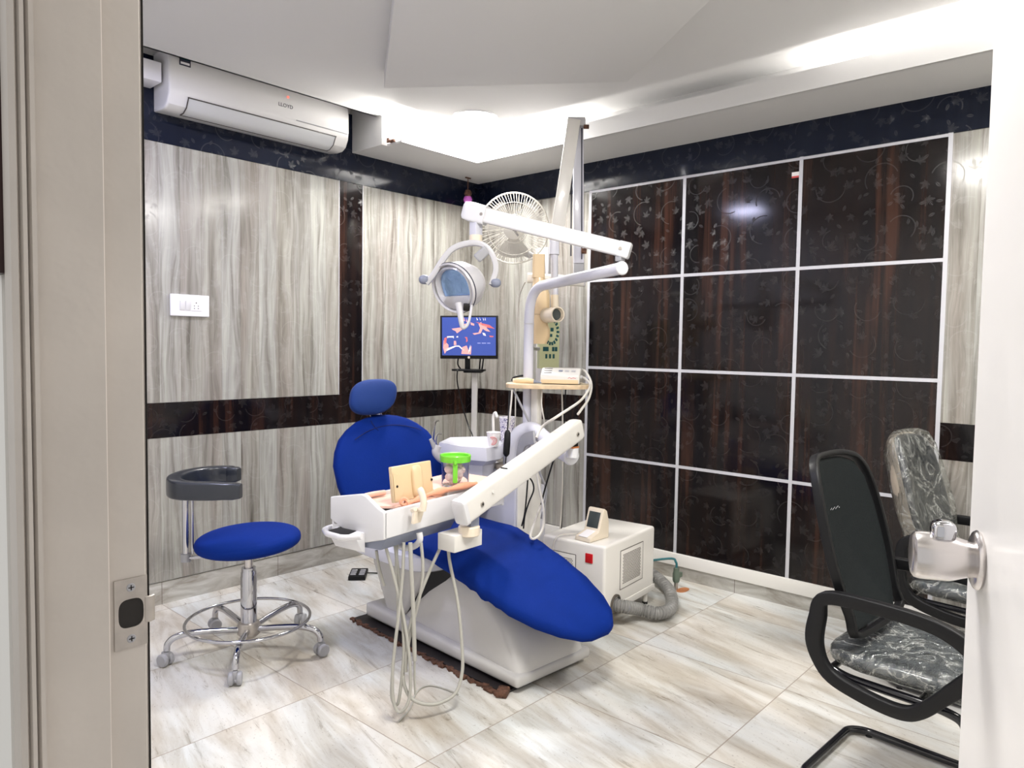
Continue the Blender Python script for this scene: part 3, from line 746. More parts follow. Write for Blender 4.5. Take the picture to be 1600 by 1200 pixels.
# ------------------------------------------------------------------ dental chair
UX, UY = Vector((-0.0616, -0.998, 0)).normalized(), Vector((0.998, -0.0616, 0)).normalized()
O = Vector((-1.800, -0.990, 0))
def ch(u, v, z): return O + UX * u + UY * v + Vector((0, 0, z))
Fs = Matrix(((UX.x, 0, UY.x, O.x), (UX.y, 0, UY.y, O.y), (0, 1, 0, 0), (0, 0, 0, 1)))       # local (u, z, v)
t = thing('dental_chair', 'reclined dental chair with royal blue cloth covers and glossy white base', 'dental chair', tuple(ch(0.55, 0.24, 0)))
dchair = t
q = new(); prism(q, [(0.0, 0.022), (1.135, 0.022), (1.135, 0.075), (0.0, 0.095)], 0.48, Fs, bev=0.022, seg=4, allbev=True)
obj('base_flange', q, 'base_white', t, 50)
q = new()
rings = []
for u, zt, hw, e in ((0.26, 0.10, 0.190, 3.5), (0.33, 0.19, 0.192, 3.5), (0.45, 0.315, 0.195, 3.6), (0.58, 0.41, 0.198, 3.8), (0.72, 0.425, 0.202, 4.0), (0.86, 0.36, 0.208, 3.6), (0.98, 0.275, 0.214, 3.2), (1.06, 0.215, 0.218, 3.0), (1.105, 0.150, 0.215, 2.8), (1.125, 0.085, 0.205, 2.6)):
    ring = []
    for k in range(25):
        a = PI * k / 24; cc, ss_ = math.cos(a), math.sin(a)
        ring.append(ch(u, 0.24 - hw * math.copysign(abs(cc) ** (2 / e), cc), 0.03 + (zt - 0.03) * abs(ss_) ** (2 / e)))
    rings.append(ring)
loft(q, rings); obj('base_cover', q, 'base_white', t, 60)
q = new(); tube(q, [ch(u, 0.24 + 0.02, z) for u, z in ((0.60, 0.417), (0.72, 0.427), (0.86, 0.362), (0.98, 0.277), (1.06, 0.217), (1.105, 0.152))], 0.0022, 6); obj('moulding_seam', q, 'lamp_grey', t)
q = new(); prism(q, [(0.13, 0.06), (0.07, 0.18), (0.0, 0.30), (-0.01, 0.41), (0.50, 0.41), (0.25, 0.06)], 0.40, Fs @ Matrix.Translation((0, 0, 0.04)), bev=0.035, seg=4, allbev=True); obj('lift_cover', q, 'base_white', t, 50)
q = new(); prism(q, [(0.22, 0.06), (0.47, 0.42), (0.66, 0.42), (0.32, 0.06)], 0.34, Fs @ Matrix.Translation((0, 0, 0.07))); obj('bellows', q, 'black_soft', t)
q = new()
pillow(q, superell(0.300, 0.345, 4.5, 48), 0.055, 0.062, frame(ch(0.240, 0.205, 0.420), UY, UX, (0, 0, -1)), rings=8, p=4); obj('seat_shell', q, 'lav_white', t)
def hw_seat(u):
    pts = [(-0.02, 0.20), (0.05, 0.25), (0.25, 0.29), (0.7, 0.295), (0.95, 0.285), (1.10, 0.262), (1.22, 0.222), (1.31, 0.165), (1.365, 0.10), (1.385, 0.04)]
    for (a, wa), (c_, wc) in zip(pts, pts[1:]):
        if a <= u <= c_: return wa + (wc - wa) * (u - a) / (c_ - a)
    return 0
us = [-0.02, 0.0, 0.03, 0.08, 0.15, 0.25, 0.35, 0.45, 0.55, 0.65, 0.75, 0.85, 0.95, 1.03, 1.10, 1.16, 1.22, 1.27, 1.31, 1.34, 1.365, 1.38]
us = sorted(us + [0.60, 0.70, 0.72, 0.78, 0.80, 0.82, 0.88, 0.90, 0.92, 0.97, 0.99, 1.01, 1.06])
outl = [(-hw_seat(u), u) for u in us] + [(hw_seat(u), u) for u in us[::-1]]
def zs_(x, u):
    pts = [(-0.1, 0.520), (0.3, 0.505), (0.6, 0.507), (0.8, 0.462), (1.0, 0.400), (1.2, 0.330), (1.4, 0.262)]
    z = pts[-1][1]
    for (a, wa), (c_, wc) in zip(pts, pts[1:]):
        if a <= u <= c_: z = wa + (wc - wa) * (u - a) / (c_ - a); break
    return z - 0.35 * max(0, abs(x) - 0.12) ** 2 * 2 + 0.003 * math.sin(40 * u + 9 * x) * max(0, abs(x) - 0.2) / 0.1 + 0.006 * math.sin(75 * u + 60 * x) * max(0, min(1, (-x - 0.14) / 0.08)) * math.exp(-((u - 0.93) / 0.13) ** 2)
q = new(); pillow(q, outl, 0.048, 0.050, frame(ch(0, 0.24, 0), UY, UX, (0, 0, 1)) @ Matrix.Scale(1, 4), bend=zs_, rings=12, p=3.6)
obj('seat_cushion', q, 'blue', t, 60)
# backrest
bx = Vector((0.9985, -0.055, 0)).normalized(); lean = math.radians(21)
bn = Vector((-0.055, -math.cos(lean), math.sin(lean))).normalized(); by = bn.cross(bx).normalized()
BC = Vector((-1.615, -0.955, 0.795))
side = [(-0.33, 0.20), (-0.29, 0.26), (-0.20, 0.315), (-0.08, 0.342), (0.03, 0.345), (0.10, 0.322), (0.165, 0.283), (0.215, 0.225), (0.250, 0.165), (0.270, 0.10), (0.279, 0.04)]
ol = [(w, y) for y, w in side] + [(-w, y) for y, w in side[::-1]]
def bback(x, y): return 0.10 * x * x * 1.5 + 0.05 * max(0, y - 0.05) ** 2
Fb = frame(BC, bx, by, bn)
q = new(); pillow(q, ol, 0.050, 0.060, Fb, bend=bback, rings=12, p=3.4); br = obj('backrest', q, 'blue', t, 60)
def on_back(x, y): return Fb @ Vector((x, y, 0.0505 + bback(x, y) - 0.004 * 0))
def zf(x, y):
    s = max(abs(x) / 0.345, abs(y) / (0.281 if y > 0 else 0.33)); return 0.050 * max(0, 1 - min(1, s) ** 3.4) ** (1 / 3.4) + bback(x, y) + 0.001
q = new(); tube(q, [Fb @ Vector((x, y, zf(x, y))) for x, y in [(-0.22 + 0.44 * k / 20, 0.145 + 0.055 * (1 - ((-0.22 + 0.44 * k / 20) / 0.22) ** 2) + 0.02 * (k / 20)) for k in range(21)]], 0.0022, 6); obj('stitching', q, 'seam', br)
q = new(); tube(q, [Fb @ Vector((x, y, zf(x, y))) for x, y in ((-0.09, 0.245), (-0.085, 0.22), (-0.07, 0.195), (-0.06, 0.187))], 0.002, 6); obj('stitching', q, 'seam', br)
# headrest
hn = Vector((-0.18, -0.93, 0.34)).normalized(); hx = Vector((0.985, -0.19, 0)).normalized(); hy = hn.cross(hx).normalized(); hx = hy.cross(hn)
HC = Vector((-1.672, -0.872, 1.163))
ho = [(x + 0.03 * y / 0.1, y) for x, y in superell(0.135, 0.098, 2.6, 44)]
q = new(); pillow(q, ho, 0.040, 0.055, frame(HC, hx, hy, hn), bend=lambda x, y: 0.9 * x * x, rings=10, p=2.8); obj('headrest', q, 'blue_head', t, 60)
q = new(); tube(q, [HC - hn * 0.03, BC + by * 0.25 - bn * 0.02], 1.0, 10, flat=(0.035, 0.007), ref=bx); obj('headrest_bracket', q, 'chrome', t)

# mat under the base
q = new(); prism(q, [(-0.04, -0.052), (1.095, -0.040), (1.095, 0.44), (-0.04, 0.44)], 0.010, frame(O + Vector((0, 0, 0.001)), UX, UY, (0, 0, -1)) @ Matrix.Scale(-1, 4, (0, 0, 1)))
t = thing('floor_mat', 'thin dark worn mat under the white base of the dental chair', 'mat', tuple(ch(0.5, 0.2, 0)))
obj('mat', q, 'rust_mat', t)
q = new()
random.seed(9)
for k in range(46):
    u = -0.04 + 1.13 * k / 45
    box(q, (0, 0, 0.006), (0.030, random.uniform(0.012, 0.035), random.uniform(0.008, 0.016)), Matrix.Translation(ch(u, -0.053 - random.uniform(-0.008, 0.01), 0)) @ rotz(random.uniform(-0.5, 0.5) + 1.5), bev=0.003)
box(q, (0, 0, 0.014), (0.07, 0.05, 0.026), Matrix.Translation(ch(1.09, -0.04, 0)) @ rotz(0.5), bev=0.009)
obj('crumbling_edge', q, 'rust', t)

# foot control near the back wall
fc = Vector((-1.395, -0.375, 0))
Ff = Matrix.Translation(fc) @ rotz(-0.75)
t = thing('foot_control', 'small black foot control lying on the floor near the back wall', 'foot control', tuple(fc))
q = new(); box(q, (0, 0, 0.014), (0.105, 0.17, 0.026), Ff, bev=0.006); obj('housing', q, 'black', t)
for dx_ in (-0.026, 0.026):
    for dy_ in (-0.05, -0.01, 0.03):
        q = new(); box(q, (dx_, dy_, 0.029), (0.034, 0.028, 0.005), Ff, bev=0.002); obj('key', q, 'mid_grey', t)
q = new(); tube(q, smooth_path([Ff @ Vector((0.05, 0.02, 0.015)), Ff @ Vector((0.10, 0.04, 0.007)), (-1.26, -0.46, 0.006), (-1.20, -0.60, 0.006)]), 0.004, 8); obj('cord', q, 'black', t)

# ------------------------------------------------------------------ dental unit: cabinet, pole, spittoon
CX, CY, CZ = -1.245, -1.545, 0.785
t = thing('dental_unit', 'white dental unit cabinet with spittoon bowl and tall bent pole', 'dental unit', (CX + 0.1, CY + 0.3, 0))
unit = t
q = new(); bounds(q, (CX, CY, 0.03), (CX + 0.20, CY + 0.55, CZ), bev=0.014, seg=3); cab = obj('cabinet', q, 'lav_white', t)
q = new(); bounds(q, (CX + 0.004, CY - 0.010, 0.10), (CX + 0.195, CY + 0.001, CZ - 0.02), bev=0.004); obj('front_panel', q, 'cream_white', cab)
q = new(); bounds(q, (CX + 0.02, CY + 0.02, 0.0), (CX + 0.18, CY + 0.53, 0.04)); obj('plinth', q, 'black', cab)
q = new(); prism(q, [(p[0], p[1]) for p in superell(0.062, 0.075, 3, 32)], 0.028, Matrix.Translation((CX + 0.07, CY + 0.11, CZ - 0.001)), bev=0.004); obj('lid', q, 'pale_beige', cab)
# pole, round, bending over into a level tube
pb = Vector((-1.023, -1.426, 1.240)); PXp, PYp = pb.x, pb.y
end = Vector((-1.376, -2.261, 1.799)); 
zt = end.z - 0.03
path = fillet([(PXp, PYp, CZ - 0.3), (PXp, PYp, zt), (end.x, end.y, end.z)], 0.17, 10)
q = new(); tube(q, path, 0.0275, 20); obj('pole', q, 'lav_white', t)
q = new(); cyl(q, 0.0295, 0.006, Matrix.Translation((PXp, PYp, (-1.013, -1.410, 1.571)[2])), 24); obj('pole_ring', q, 'lamp_grey', t)
d_ = (end - Vector((PXp, PYp, zt))).normalized()
q = new(); cyl(q, 0.031, 0.016, frame_z(end - d_ * 0.004, d_), 24, bev=0.005); obj('end_cap', q, 'white_plastic', t)
# square column beside it under the shelf
sq = Vector((-1.020, -1.487, 1.066))
q = new(); bounds(q, (sq.x - 0.022, sq.y - 0.022, CZ - 0.2), (sq.x + 0.022, sq.y + 0.022, 1.235), rotz(0), bev=0.004); obj('square_column', q, 'cream_white', t)
# cabinet foot for the pole
q = new(); bounds(q, (min(PXp, sq.x) - 0.045, min(PYp, sq.y) - 0.045, 0.0), (max(PXp, sq.x) + 0.045, max(PYp, sq.y) + 0.045, CZ - 0.10), bev=0.01); obj('pole_housing', q, 'lav_white', t)
# swing tube that carries the delivery arm
cap = Vector((-1.311, -1.953, 0.924))
sw = smooth_path([(-1.195, -1.452, 0.744), (-1.189, -1.462, 0.901), (-1.174, -1.502, 0.983), (-1.158, -1.578, 1.010), (-1.206, -1.707, 0.975), (-1.269, -1.849, 0.940), tuple(cap)], 6)
q = new(); tube(q, sw, 0.040, 20); obj('swing_tube', q, 'lav_white', t)
dv = (cap - Vector((-1.269, -1.849, 0.940))).normalized()
q = new(); cyl(q, 0.0425, 0.018, frame_z(cap - dv * 0.005, dv), 28, bev=0.006); obj('end_cap', q, 'white_plastic', t)
q = new(); tube(q, smooth_path([(-1.187, -1.499, 0.836), (-1.206, -1.559, 0.947), (-1.258, -1.677, 0.986)], 6), 1.0, 12, flat=(0.035, 0.006), ref=(0, 0, 1)); obj('bracket_plate', q, 'mid_grey', t)
# spittoon
zb = 0.915
top = [(-1.430, -1.145, 0.915), (-1.459, -1.335, 0.915), (-1.405, -1.479, 0.915), (-1.292, -1.469, 0.915), (-1.161, -1.384, 0.915), (-1.047, -1.133, 0.915), (-1.236, -1.025, 0.915)]
cen = Vector((sum(p[0] for p in top) / 7, sum(p[1] for p in top) / 7, zb))
def sc_ring(s, z): return [(cen.x + (p[0] - cen.x) * s, cen.y + (p[1] - cen.y) * s, z) for p in top]
q = new(); loft(q, [sc_ring(0.55, 0.80), sc_ring(0.93, 0.845), sc_ring(1.04, 0.855), sc_ring(1.04, 0.866), sc_ring(1.0, 0.915), sc_ring(0.985, 0.922), sc_ring(0.90, 0.917), sc_ring(0.6, 0.895), sc_ring(0.2, 0.885)]); bas = obj('spittoon_bowl', q, 'lav_white', t, 30)
q = new(); loft(q, [sc_ring(0.60, 0.60), sc_ring(0.72, 0.84)]); obj('bowl_stem', q, 'lav_white', t, 30)
# water spout
c = Vector((-1.195, -1.357, 1.003))
q = new(); tube(q, smooth_path([(-1.238, -1.375, 0.931), (-1.238, -1.368, 1.018), (-1.236, -1.366, 1.070), (-1.243, -1.387, 1.089), (-1.252, -1.409, 1.067)], 6), 0.008, 10); obj('water_spout', q, 'cream_white', t)
# suction holders at the left of the bowl
h0 = Vector((-1.542, -1.249, 0.895))
q = new(); tube(q, smooth_path([(-1.469, -1.260, 0.831), (-1.516, -1.251, 0.856), (-1.544, -1.247, 0.892), (-1.537, -1.253, 0.925)], 6), 0.022, 14); obj('suction_holder', q, 'lamp_grey', t)
q = new(); tube(q, [(-1.574, -1.239, 0.961), (-1.557, -1.246, 0.920), (-1.541, -1.253, 0.872)], [0.010, 0.013, 0.010], 12); hp = obj('suction_handpiece', q, 'mid_grey', t)
q = new(); tube(q, smooth_path([(-1.567, -1.247, 0.948), (-1.570, -1.255, 0.999), (-1.569, -1.267, 1.050), (-1.555, -1.281, 1.060)], 6), 0.006, 10); obj('nozzle', q, 'clear', hp)
q = new(); tube(q, smooth_path([(-1.542, -1.249, 0.895), (-1.543, -1.244, 0.945), (-1.537, -1.248, 0.982), (-1.522, -1.265, 0.986)], 6), 0.004, 10); obj('nozzle', q, 'clear', hp)

def paper_cup(base, r0, r1, h, mname, label, rim='paper', tilt=(0, 0, 1)):
    t_ = thing('paper_cup', label, 'cup', tuple(base))
    Fc = frame_z(base, tilt)
    qq = new(); lathe(qq, [(0, 0.003), (r0, 0), (r1, h), (r1 - 0.002, h), (r0 - 0.002, 0.006), (0, 0.006)], Fc, 32); obj('cup_wall', qq, mname, t_)
    qq = new(); lathe(qq, [(r1 - 0.002, h - 0.002), (r1 + 0.001, h - 0.001), (r1 + 0.0015, h + 0.002), (r1 - 0.001, h + 0.003), (r1 - 0.002, h - 0.002)], Fc, 32); obj('rolled_rim', qq, rim, t_)
    return t_, Fc
cb = Vector((-1.334, -1.462, 0.925))
t2, Fc = paper_cup(cb, 0.025, 0.037, 0.072, 'paper', 'small white paper cup with pink swirl print on the spittoon rim')
vd = (Vector((-4.09, -4.06, 1.2)) - cb).normalized(); a0 = math.atan2(vd.y, vd.x)
q = new()
for k, rr in enumerate((0.020, 0.013, 0.006)):
    pts = []
    for j in range(17):
        th = -2.0 + 4.2 * j / 16; hh = 0.031 + rr * math.sin(th) ; aa = a0 - 0.15 + rr * math.cos(th) / 0.029
        rad = 0.025 + 0.012 * hh / 0.072 + 0.0008
        pts.append((cb.x + rad * math.cos(aa), cb.y + rad * math.sin(aa), cb.z + hh))
    tube(q, pts, 0.0022 if k == 0 else 0.0015, 6)
obj('printed_swirl', q, 'cup_pink', t2)
cb2 = Vector((-1.096, -1.340, 0.908))
paper_cup(cb2, 0.032, 0.045, 0.145, 'cup_print', 'tall paper cup with fine purple print beside the spittoon water spout')
# ring holding the tall cup
q = new(); lathe(q, [(0.046, 0.012), (0.051, 0.012), (0.046, -0.014), (0.0, -0.014), (0.0, -0.002), (0.046, -0.002)], Matrix.Translation(cb2), 28); tube(q, [cb2 + Vector((0.03, 0, -0.012)), Vector((PXp, PYp, cb2.z - 0.012))], 0.008, 8); obj('cup_holder', q, 'lav_white', unit)
# black handpiece hanging on a cord from the shelf
t = thing('hanging_remote', 'black cylindrical control hanging on a cord in front of the tall cup', 'remote', (-1.341, -1.564, 0.886))
q = new(); tube(q, [(-1.335, -1.560, 1.018), (-1.335, -1.561, 1.005), (-1.339, -1.561, 0.942), (-1.343, -1.561, 0.896), (-1.343, -1.561, 0.883)], [0.008, 0.016, 0.018, 0.017, 0.008], 14); obj('body', q, 'black', t)
q = new(); tube(q, smooth_path([(-1.335, -1.560, 1.015), (-1.315, -1.547, 1.088), (-1.248, -1.491, 1.212)], 4), 0.0035, 8); obj('cord', q, 'black', t)
q = new(); tube(q, [(-1.343, -1.561, 0.883), (-1.346, -1.560, 0.854), (-1.352, -1.571, 0.813)], 0.003, 8); obj('lower_cord', q, 'black', t)

# wooden shelf on the pole with the boxes on it
zsf = Vector((-0.966, -1.517, 1.246)).z; sc_ = Vector((-0.962, -1.523, 1.246))
rd, fd = Vector((0.669, -0.743, 0)), Vector((0.743, 0.669, 0))
Fsf = frame((sc_.x, sc_.y, zsf - 0.024), rd, fd, (0, 0, 1))
q = new(); prism(q, superell(0.236, 0.145, 2.8, 44), 0.022, Fsf, bev=0.002); t = obj('wooden_shelf', q, 'plywood', unit, label='oval plywood shelf clamped to the pole')
q = new(); prism(q, superell(0.233, 0.142, 2.8, 44), 0.0015, Fsf @ Matrix.Translation((0, 0, 0.022))); obj('shelf_top', q, 'ply_top', t)
q = new(); tube(q, [(-1.147, -1.423, 1.223), (-1.075, -1.489, 1.027)], 0.006, 8); obj('brace', q, 'mid_grey', t)
Fm = Fsf @ Matrix.Translation((0.075, -0.005, 0.0235)) @ rotz(-0.22)
t = thing('ultrasonic_scaler_box', 'white dental scaler control box standing on the plywood shelf', 'control box', tuple(Fm @ Vector((0, 0, 0))))
q = new(); prism(q, [(-0.095, 0.004), (-0.095, 0.050), (-0.03, 0.088), (0.095, 0.088), (0.095, 0.004)], 0.215, Fm @ Matrix(((0, 0, 1, -0.108), (1, 0, 0, 0), (0, 1, 0, 0), (0, 0, 0, 1))), bev=0.008, seg=3, allbev=True); bx_ = obj('housing', q, 'cream_white', t)
q = new(); box(q, (0, -0.093, 0.016), (0.205, 0.006, 0.022), Fm, bev=0.002); obj('beige_skirt', q, 'beige', t)
for k in range(3):
    q = new(); box(q, (0, 0, 0), (0.045, 0.003, 0.002), Fm @ Matrix.Translation((-0.07, -0.075 + 0.018 * k, 0.063 + 0.0105 * k)) @ Matrix.Rotation(0.53, 4, 'X')); obj('slot', q, 'text_dark', bx_)
for k in range(3):
    q = new(); box(q, (0, 0, 0), (0.022, 0.014, 0.002), Fm @ Matrix.Translation((0.0 + 0.035 * k, -0.058, 0.0735)) @ Matrix.Rotation(0.53, 4, 'X')); obj('key', q, 'grey_plastic' if k == 0 else 'lamp_grey', bx_)
q = new(); tube(q, [Fm @ Vector((x, -0.0958, z)) for x, z in ((0.045, 0.034), (0.055, 0.040), (0.062, 0.034), (0.075, 0.038), (0.088, 0.035))], 0.0012, 6); obj('red_lettering', q, 'text_red', bx_)
q = new(); cyl(q, 0.011, 0.012, Fm @ Matrix.Translation((0.107, -0.04, 0.040)) @ Matrix.Rotation(PI / 2, 4, 'Y'), 20); obj('hose_socket', q, 'lamp_grey', bx_)
# hoses leaving the box, over the shelf edge down to the delivery arm
q = new(); tube(q, smooth_path([Fm @ Vector((0.108, 0.03, 0.078)), (-0.885, -1.723, 1.313), (-0.950, -1.805, 1.256), (-1.083, -1.887, 1.191), (-1.231, -1.950, 1.145), (-1.282, -1.969, 1.128)], 8), 0.0065, 10); obj('upper_hose', q, 'hose_pale', t)
q = new(); tube(q, smooth_path([Fm @ Vector((0.118, -0.04, 0.040)), (-0.913, -1.740, 1.279), (-0.979, -1.818, 1.247), (-1.190, -1.918, 1.188), (-1.419, -1.967, 1.133), (-1.436, -1.877, 1.072), (-1.481, -1.877, 1.021)], 8), 0.0065, 10); obj('lower_hose', q, 'hose_pale', t)
# handpiece lying on the shelf, and eyeglass-like holder
t = thing('scaler_handpiece', 'beige dental handpiece lying on the left end of the plywood shelf', 'handpiece', tuple(Fsf @ Vector((-0.13, -0.06, 0.024))))
q = new(); tube(q, [Fsf @ Vector(p) for p in ((-0.195, -0.072, 0.036), (-0.180, -0.073, 0.041), (-0.125, -0.076, 0.042), (-0.085, -0.078, 0.038))], [0.007, 0.014, 0.016, 0.012], 14); obj('body', q, 'beige', t)
q = new(); tube(q, [Fsf @ Vector(p) for p in ((-0.085, -0.078, 0.038), (-0.060, -0.080, 0.033), (-0.042, -0.081, 0.030))], [0.012, 0.006, 0.003], 12); obj('tip', q, 'grey_plastic', t)
t = thing('handpiece_rest', 'small black and cream handpiece rest at the left end of the shelf', 'holder', tuple(Fsf @ Vector((-0.16, 0.0, 0.024))))
q = new(); box(q, (-0.150, 0.084, 0.036), (0.10, 0.045, 0.022), Fsf, bev=0.007); obj('block', q, 'pale_beige', t)
q = new(); tube(q, smooth_path([Fsf @ Vector(p) for p in ((-0.203, 0.07, 0.032), (-0.19, 0.075, 0.052), (-0.14, 0.08, 0.062), (-0.095, 0.08, 0.055), (-0.088, 0.08, 0.032))], 6), 0.006, 10); obj('strap', q, 'black', t)

# ------------------------------------------------------------------ delivery tray and its arm
TX0, TX1, TY0, TY1 = -2.410, -1.762, -1.930, -1.585
rx = Vector((0.990, 0.139, 0)).normalized(); ry = Vector((-0.139, 0.990, 0)).normalized()
Ft = frame((TX0, TY0, 0.0), rx, ry, (0, 0, 1))
t = thing('delivery_tray', 'white instrument delivery tray on a sloping arm over the chair, hoses hanging below', 'dental tray', tuple(Ft @ Vector((0.32, 0.17, 0.72))))
tray = t
LW, DW = 0.78, 0.290
q = new()
cheek = [(0.0, 0.722), (0.0, 0.826), (0.03, 0.836), (0.095, 0.876), (0.12, 0.880), (0.29, 0.848), (0.29, 0.760), (0.12, 0.690)]
prism(q, cheek, 0.020, Ft @ Matrix(((0, 0, 1, -0.008), (1, 0, 0, 0), (0, 1, 0, 0), (0, 0, 0, 1))), bev=0.006, seg=3, allbev=True)
bounds(q, (-0.006, 0, 0.722), (LW, 0.016, 0.827), Ft, bev=0.006, seg=3)
bounds(q, (LW - 0.014, 0, 0.715), (LW, DW, 0.826), Ft, bev=0.005)
bounds(q, (0, DW - 0.014, 0.735), (LW, DW, 0.826), Ft, bev=0.005)
bounds(q, (0.0, 0.005, 0.722), (LW - 0.004, DW - 0.004, 0.742), Ft)
obj('tray_body', q, 'white_plastic', t)
q = new(); prism(q, [(0.0, 0.722), (0.29, 0.735), (0.18, 0.670), (0.03, 0.675)], 0.42, Ft @ Matrix(((0, 0, 1, 0.005), (1, 0, 0, 0), (0, 1, 0, 0), (0, 0, 0, 1))), bev=0.004, allbev=True); obj('underside_panel', q, 'grey_plastic', t)
q = new(); prism(q, [(-0.055, 0.730), (-0.005, 0.735), (-0.004, 0.655), (-0.018, 0.662), (-0.035, 0.690)], 0.15, Ft @ Matrix(((1, 0, 0, 0), (0, 0, -1, 0.25), (0, 1, 0, 0), (0, 0, 0, 1))), bev=0.003, allbev=True); obj('side_fin', q, 'white_plastic', t)
# handles
hpth = fillet([(-2.385, -1.599, 0.715), (-2.465, -1.615, 0.714), (-2.526, -1.725, 0.728), (-2.546, -1.853, 0.739), (-2.511, -1.921, 0.752)], 0.03, 5)
q = new(); tube(q, smooth_path(hpth, 3), 0.0115, 14); obj('handle', q, 'white_plastic', t)
q = new(); box(q, (-0.035, 0.19, 0.725), (0.09, 0.10, 0.02), Ft, bev=0.004); obj('handle_bracket', q, 'black', t)
q = new(); tube(q, smooth_path([(-2.240, -1.925, 0.717), (-2.239, -1.928, 0.688), (-2.240, -1.899, 0.659), (-2.240, -1.841, 0.640), (-2.224, -1.769, 0.638)], 6), 0.0125, 14); obj('handle', q, 'white_plastic', t)
# control holder block under the arm
q = new(); box(q, (0, 0, 0), (0.166, 0.094, 0.068), frame((-2.037, -1.945, 0.658), (0.998, 0.05, 0), (-0.05, 0.998, 0), (0, 0, 1)), bev=0.004); obj('mounting_block', q, 'cream_white', t)
q = new(); cyl(q, 0.044, 0.040, Matrix.Translation((-2.030, -1.989, 0.680)), 28, bev=0.004); obj('swivel_collar', q, 'pale_beige', t)
q = new(); bounds(q, (-0.024, -0.02, -0.01), (0.024, 0.02, 0.09), Matrix.Translation((-2.022, -1.996, 0.707)), bev=0.003); obj('pivot_bracket', q, 'grey_plastic', t)
# the arm
A0, A1 = Vector((-2.084, -2.003, 0.789)), Vector((-1.284, -1.972, 1.060))
ad = (A1 - A0).normalized()
q = new(); tube(q, [A0, A0 + ad * 0.01, A1 - ad * 0.02, A1], [0.96, 1.0, 1.0, 0.9], 28, flat=(0.051, 0.034), ref=(0, 0, 1)); arm = obj('arm', q, 'cream_white', t)
q = new(); tube(q, [A0 - ad * 0.022, A0 - ad * 0.017, A0 + ad * 0.002], [0.8, 1.0, 1.02], 28, flat=(0.053, 0.036), ref=(0, 0, 1)); obj('arm_end_cap', q, 'white_plastic', t)
sn = ad.cross(Vector((0, 0, 1))).normalized()
if sn.dot(Vector((-0.743, -0.669, 0))) < 0: sn = -sn
for s_, off in ((0.085, -0.006), (0.155, 0.012), ((A1 - A0).length - 0.055, -0.004)):
    q = new(); pp = A0 + ad * s_ + sn * 0.035 + Vector((0, 0, off)); cyl(q, 0.010 if off < 0 else 0.008, 0.004, frame_z(pp, sn), 20, bev=0.001); sc1 = obj('arm_screw', q, 'dull_steel' if off < 0 else 'cream_white', arm)
    if off < 0:
        q = new(); cyl(q, 0.005, 0.0015, frame_z(pp + sn * 0.0035, sn), 6); obj('screw_recess', q, 'dark_gap', sc1)
q = new(); tube(q, [A0 + ad * 0.27 + Vector((0, 0, 0.056)) + sn * x for x in (-0.018, 0, 0.018)], 0.003, 8); obj('latch_mark', q, 'black', arm)
q = new(); bounds(q, (-0.020, -0.018, cap.z + 0.053 - (A1 - ad * 0.045).z), (0.020, 0.018, -0.03), Matrix.Translation(A1 - ad * 0.045)); obj('upper_pivot', q, 'black', t)
q = new(); bounds(q, (-0.024, -0.021, cap.z + 0.0455), (0.024, 0.021, cap.z + 0.053), Matrix.Translation(((A1 - ad * 0.045).x, (A1 - ad * 0.045).y, 0))); obj('pivot_washer', q, 'copper', t)
q = new(); cyl(q, 0.030, 0.045, Matrix.Translation((A1.x - ad.x * 0.045, A1.y - ad.y * 0.045, cap.z + 0.0)), 24); obj('pivot_collar', q, 'white_plastic', unit)
# hanging hoses
hz = lambda pts, r=0.0065, m='hose': (lambda qq: (tube(qq, smooth_path(pts, 8), r, 10), obj('hose', qq, m, tray)))(new())
hz([(-2.355, -1.860, 0.677), (-2.333, -1.896, 0.534), (-2.314, -1.928, 0.387), (-2.311, -1.957, 0.244), (-2.313, -1.965, 0.122), (-2.333, -1.963, 0.065), (-2.353, -1.941, 0.048), (-2.364, -1.924, 0.101), (-2.361, -1.919, 0.223), (-2.334, -1.918, 0.415), (-2.314, -1.915, 0.559), (-2.307, -1.913, 0.688)])
hz([(-2.305, -1.856, 0.671), (-2.298, -1.873, 0.547), (-2.307, -1.905, 0.404), (-2.318, -1.931, 0.289), (-2.327, -1.931, 0.166), (-2.341, -1.923, 0.067), (-2.349, -1.897, 0.099), (-2.331, -1.889, 0.255), (-2.311, -1.886, 0.400), (-2.305, -1.866, 0.546), (-2.293, -1.854, 0.668)])
hz([(-2.096, -1.897, 0.633), (-2.143, -1.882, 0.539), (-2.211, -1.876, 0.410), (-2.250, -1.884, 0.332), (-2.292, -1.904, 0.247), (-2.323, -1.935, 0.166), (-2.309, -1.956, 0.097), (-2.273, -1.998, 0.069), (-2.204, -2.017, 0.055), (-2.142, -2.038, 0.081), (-2.102, -2.032, 0.149), (-2.086, -2.013, 0.243), (-2.072, -1.971, 0.411), (-2.075, -1.926, 0.561), (-2.078, -1.917, 0.633)], 0.007)
hz([(-2.290, -1.931, 0.688), (-2.291, -1.941, 0.560), (-2.290, -1.953, 0.412), (-2.292, -1.965, 0.235)], 0.0085)
hz([(-2.249, -1.947, 0.683), (-2.247, -1.957, 0.579), (-2.258, -1.953, 0.480), (-2.280, -1.938, 0.368), (-2.311, -1.941, 0.264), (-2.316, -1.941, 0.191)], 0.0065)
hz([(-2.342, -1.788, 0.639), (-2.331, -1.790, 0.574), (-2.313, -1.801, 0.495)], 0.006)
hz([(-2.292, -1.965, 0.235), (-2.294, -1.968, 0.166), (-2.294, -1.973, 0.105)], 0.0045)
t = thing('thin_hose_loop', 'thin translucent tubing curled on the floor below the hanging hoses', 'tubing', (-2.124, -1.840, 0.000))
